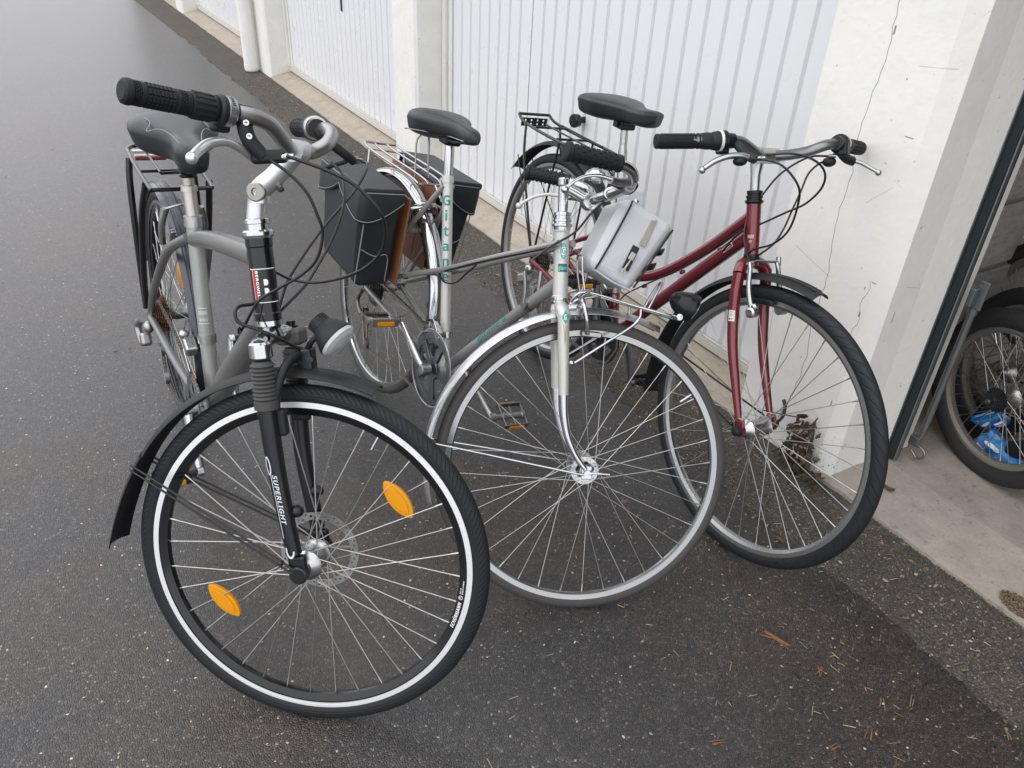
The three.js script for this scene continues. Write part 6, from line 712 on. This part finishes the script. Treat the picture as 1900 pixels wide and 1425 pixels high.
// ---------------------------------------------------------------- small things on the ground
{
  const leafM = [lin(0.25, 0.1, 0.028), lin(0.2, 0.14, 0.05), lin(0.11, 0.07, 0.045), lin(0.26, 0.2, 0.07)].map(c => std({ color: c, roughness: 0.7 }));
  const needle = (n, L, sp, k) => { const g = []; for (let i = 0; i < n; i++) { const a = (hash(i, k, 3) - 0.5) * sp, l = L * (0.6 + 0.5 * hash(i, k, 4)), o = (hash(i, k, 5) - 0.5) * 0.012; g.push(sweep([[-Math.cos(a) * l / 2, 0.001 + 0.002 * hash(i, k, 6), -Math.sin(a) * l / 2 + o], [0, 0.004, o], [Math.cos(a) * l / 2, 0.0015, Math.sin(a) * l / 2 + o]], t => 0.0008, { n: 5, seg: 5 })); } return g; };
  for (const [x, z, n, L, sp, yaw, m, label] of [
    [-0.683, 0.731, 7, 0.07, 0.5, 0.4, 0, 'bundle of orange pine needles on the asphalt, largest of them, below the red front wheel'],
    [-0.573, 0.709, 4, 0.03, 2.2, -0.5, 0, 'small tangle of orange needles right of the largest needle bundle'],
    [-0.557, 1.031, 3, 0.03, 0.4, 1.3, 0, 'short orange needle pair near the bottom edge of the asphalt, left of the others there'],
    [-0.435, 0.826, 3, 0.026, 0.3, 1.4, 0, 'short upright orange needles near the bottom edge, right of centre'],
    [-0.418, 0.74, 3, 0.032, 0.9, -0.8, 0, 'orange needles lowest and nearest the bottom right corner'],
    [-0.911, 0.472, 3, 0.034, 0.5, 0.1, 0, 'orange needles on the ground seen through the red front wheel'],
    [-1.785, 1.326, 3, 0.06, 0.15, 0.6, 0, 'orange needles on the ground seen through the front wheel with amber reflectors'],
    [-0.451, 0.656, 2, 0.03, 0.3, 2.2, 3, 'yellowish needle pair on the bottom right asphalt, left of another pair'],
    [-0.423, 0.596, 2, 0.028, 0.3, 2.0, 3, 'yellowish needle pair on the bottom right asphalt beside the gritty strip'],
    [-0.27, 0.483, 2, 0.034, 0.3, 2.4, 3, 'pale needle pair on the gritty strip at the right edge']]) { const t = tag(mesh('pine_needles', needle(n, L, sp, x * 100 | 0), leafM[m], null), label, 'pine needles'); t.position.set(x, 0.0005, z); t.rotation.y = yaw; }
  const curl = (w, l, s) => { const g = new THREE.PlaneGeometry(l, w, 8, 6), p = g.attributes.position; for (let i = 0; i < p.count; i++) { const u = p.getX(i) / l * 2, v = p.getY(i) / w * 2, k = Math.sqrt(Math.max(0.02, 1 - u * u)); p.setXYZ(i, p.getX(i), 0.002 + 0.008 * v * v * s + 0.006 * u * u, p.getY(i) * k); } g.computeVertexNormals(); const h = g.clone().translate(0, 0.0006, 0); return [g, h]; };
  for (const [x, y, z, w, l, yaw, m, label] of [[-0.885, 0.03, 0.076, 0.014, 0.03, 0.3, 2, 'dry brown leaf lying on the garage threshold by the red wheel'], [-2.691, 0.001, 0.263, 0.014, 0.03, 0.6, 3, 'yellow leaf on the gritty strip seen between the silver frame tubes'], [-1.223, 0.001, 0.755, 0.008, 0.016, 0.9, 3, 'tiny yellow leaf on the asphalt inside the silver front wheel'], [-1.62, 0.001, 0.3, 0.014, 0.03, 1.1, 2, 'reddish leaf by the foot of the pillar behind the silver tyre']]) { const t = tag(mesh('fallen_leaf', curl(w, l, 1), leafM[m], null), label, 'leaf'); t.position.set(x, y, z); t.rotation.y = yaw; }
  // withered weed and leaf litter at the pillar foot
  { const t = thing('withered_weed', 'withered brown weed with dry leaf litter at the foot of the cracked pillar', 'weed', [-1.1, 0, 0.19]); const brown = [lin(0.075, 0.05, 0.032), lin(0.13, 0.085, 0.055), lin(0.05, 0.055, 0.03)].map(c => std({ color: c, roughness: 0.9 }));
    mesh('stem', [sweep([[-0.1, 0.0, 0.01], [-0.06, 0.05, 0.004], [-0.03, 0.11, 0], [0.0, 0.17, -0.005], [0.004, 0.185, -0.004]], 0.0022), sweep([[-0.045, 0.0, 0.006], [-0.05, 0.06, 0.004], [-0.045, 0.12, 0], [-0.02, 0.15, 0]], 0.0025), sweep([[-0.18, 0.1, 0], [-0.1, 0.135, 0.005], [-0.03, 0.165, 0.002]], 0.0018), sweep([[0.0, 0.17, -0.004], [0.012, 0.1, 0], [0.02, 0.03, 0.004], [0.03, 0.0, 0.01]], t2 => 0.004 + 0.004 * t2)], brown[0], t);
    for (let k = 0; k < 130; k++) { const up = k < 50, x = up ? -0.06 + 0.09 * rnd() : -0.05 + 0.13 * rnd() * (0.5 + rnd()), y = up ? 0.06 + 0.12 * rnd() : 0.004 + 0.07 * rnd() ** 2, z = 0.005 + 0.03 * rnd(); const g = curl(0.004 + 0.009 * rnd() ** 2, 0.008 + 0.022 * rnd(), 1.8); const m = mesh('dry_leaf', g, brown[k % 5 === 0 ? 2 : k % 2], t); m.position.set(x, y, z); m.rotation.set(rnd() * 6, rnd() * 6, rnd() * 6); } }
  // loose grit and bits of moss, too many to count
  const bits = (name, label, n, geo, mat, place, cols) => { const m = new THREE.InstancedMesh(geo, mat, n), o = new THREE.Object3D(), c = new THREE.Color(); for (let k = 0; k < n; k++) { place(o, k); o.updateMatrix(); m.setMatrixAt(k, o.matrix); const q = cols[Math.floor(rnd() * cols.length)], v = 0.7 + 0.6 * rnd(); m.setColorAt(k, c.setRGB(q[0] * v, q[1] * v, q[2] * v)); } m.name = name; m.castShadow = m.receiveShadow = true; scene.add(m); return tag(m, label, null, null, 'stuff'); };
  const stone = new THREE.IcosahedronGeometry(1, 0);
  bits('loose_gravel', 'loose pale stone chips scattered over the asphalt', 900, stone, std({ roughness: 0.8 }), (o) => { const x = -5.5 + 6 * rnd(), z = 0.45 + 2.2 * rnd() ** 1.3, r = 0.0012 + 0.0022 * rnd() ** 3; o.position.set(x, r * 0.3, z); o.scale.set(r * (1 + rnd()), r * 0.6, r); o.rotation.set(0, rnd() * 6, 0); }, [[0.42, 0.4, 0.37], [0.3, 0.29, 0.27], [0.2, 0.18, 0.16]]);
  bits('loose_grit', 'loose grit and crumbs along the gritty strip at the foot of the garages', 3600, stone, std({ roughness: 0.9 }), (o) => { const x = -6.5 + 7 * rnd(), e = zEdge(x), z = 0.17 + (e - 0.15) * Math.min(1.1, rnd() * 1.1), r = 0.0016 + 0.003 * rnd() ** 3; o.position.set(x, r * 0.2 - 0.003, z); o.scale.set(r * (1 + rnd()), r * 0.7, r); o.rotation.set(rnd() * 0.5, rnd() * 6, 0); }, [[0.17, 0.14, 0.11], [0.09, 0.08, 0.07], [0.27, 0.24, 0.2], [0.12, 0.09, 0.06]]);
  const sliver = new THREE.CylinderGeometry(0.0005, 0.0008, 1, 4).rotateZ(Math.PI / 2);
  bits('plant_litter', 'tiny dry stalks and needle bits strewn on the ground', 520, sliver, std({ roughness: 0.8 }), (o) => { const near = rnd() < 0.6, x = near ? -1.6 + 1.7 * rnd() : -4 + 4 * rnd(), z = near ? 0.2 + 0.8 * rnd() : 0.2 + 1.6 * rnd(); o.position.set(x, 0.0012, z); o.scale.set(0.008 + 0.018 * rnd() ** 2, 1.1, 1.1); o.rotation.set(0, rnd() * 6, 0); }, [[0.32, 0.25, 0.15], [0.2, 0.12, 0.06], [0.4, 0.36, 0.27]]);
  const mossM = std({ roughness: 0.95 });
  bits('moss', 'brown green moss on the worn edge of the threshold', 900, stone, mossM, (o, k) => { const c = k < 500 ? [-0.455, 0.03, 0.14] : [-0.9 + 0.7 * rnd(), 0.006, 0.176]; const a = rnd() * 6.28, q = Math.sqrt(rnd()) * (k < 500 ? 0.055 : 0.012), r = 0.0015 + 0.0025 * rnd(); o.position.set(c[0] + Math.cos(a) * q * 0.9, c[1] - (k < 500 ? 0.15 * Math.max(0, Math.sin(a)) * q : 0) - 0.006, c[2] + Math.sin(a) * q * 0.5); o.scale.set(r, r * 0.7, r); o.rotation.set(rnd(), rnd() * 6, 0); }, [[0.1, 0.07, 0.04], [0.16, 0.12, 0.075], [0.07, 0.06, 0.035]]);
}
scene.traverse(o => { if (o.isMesh) { o.castShadow = true; o.receiveShadow = true; } });
renderer.render(scene, camera);
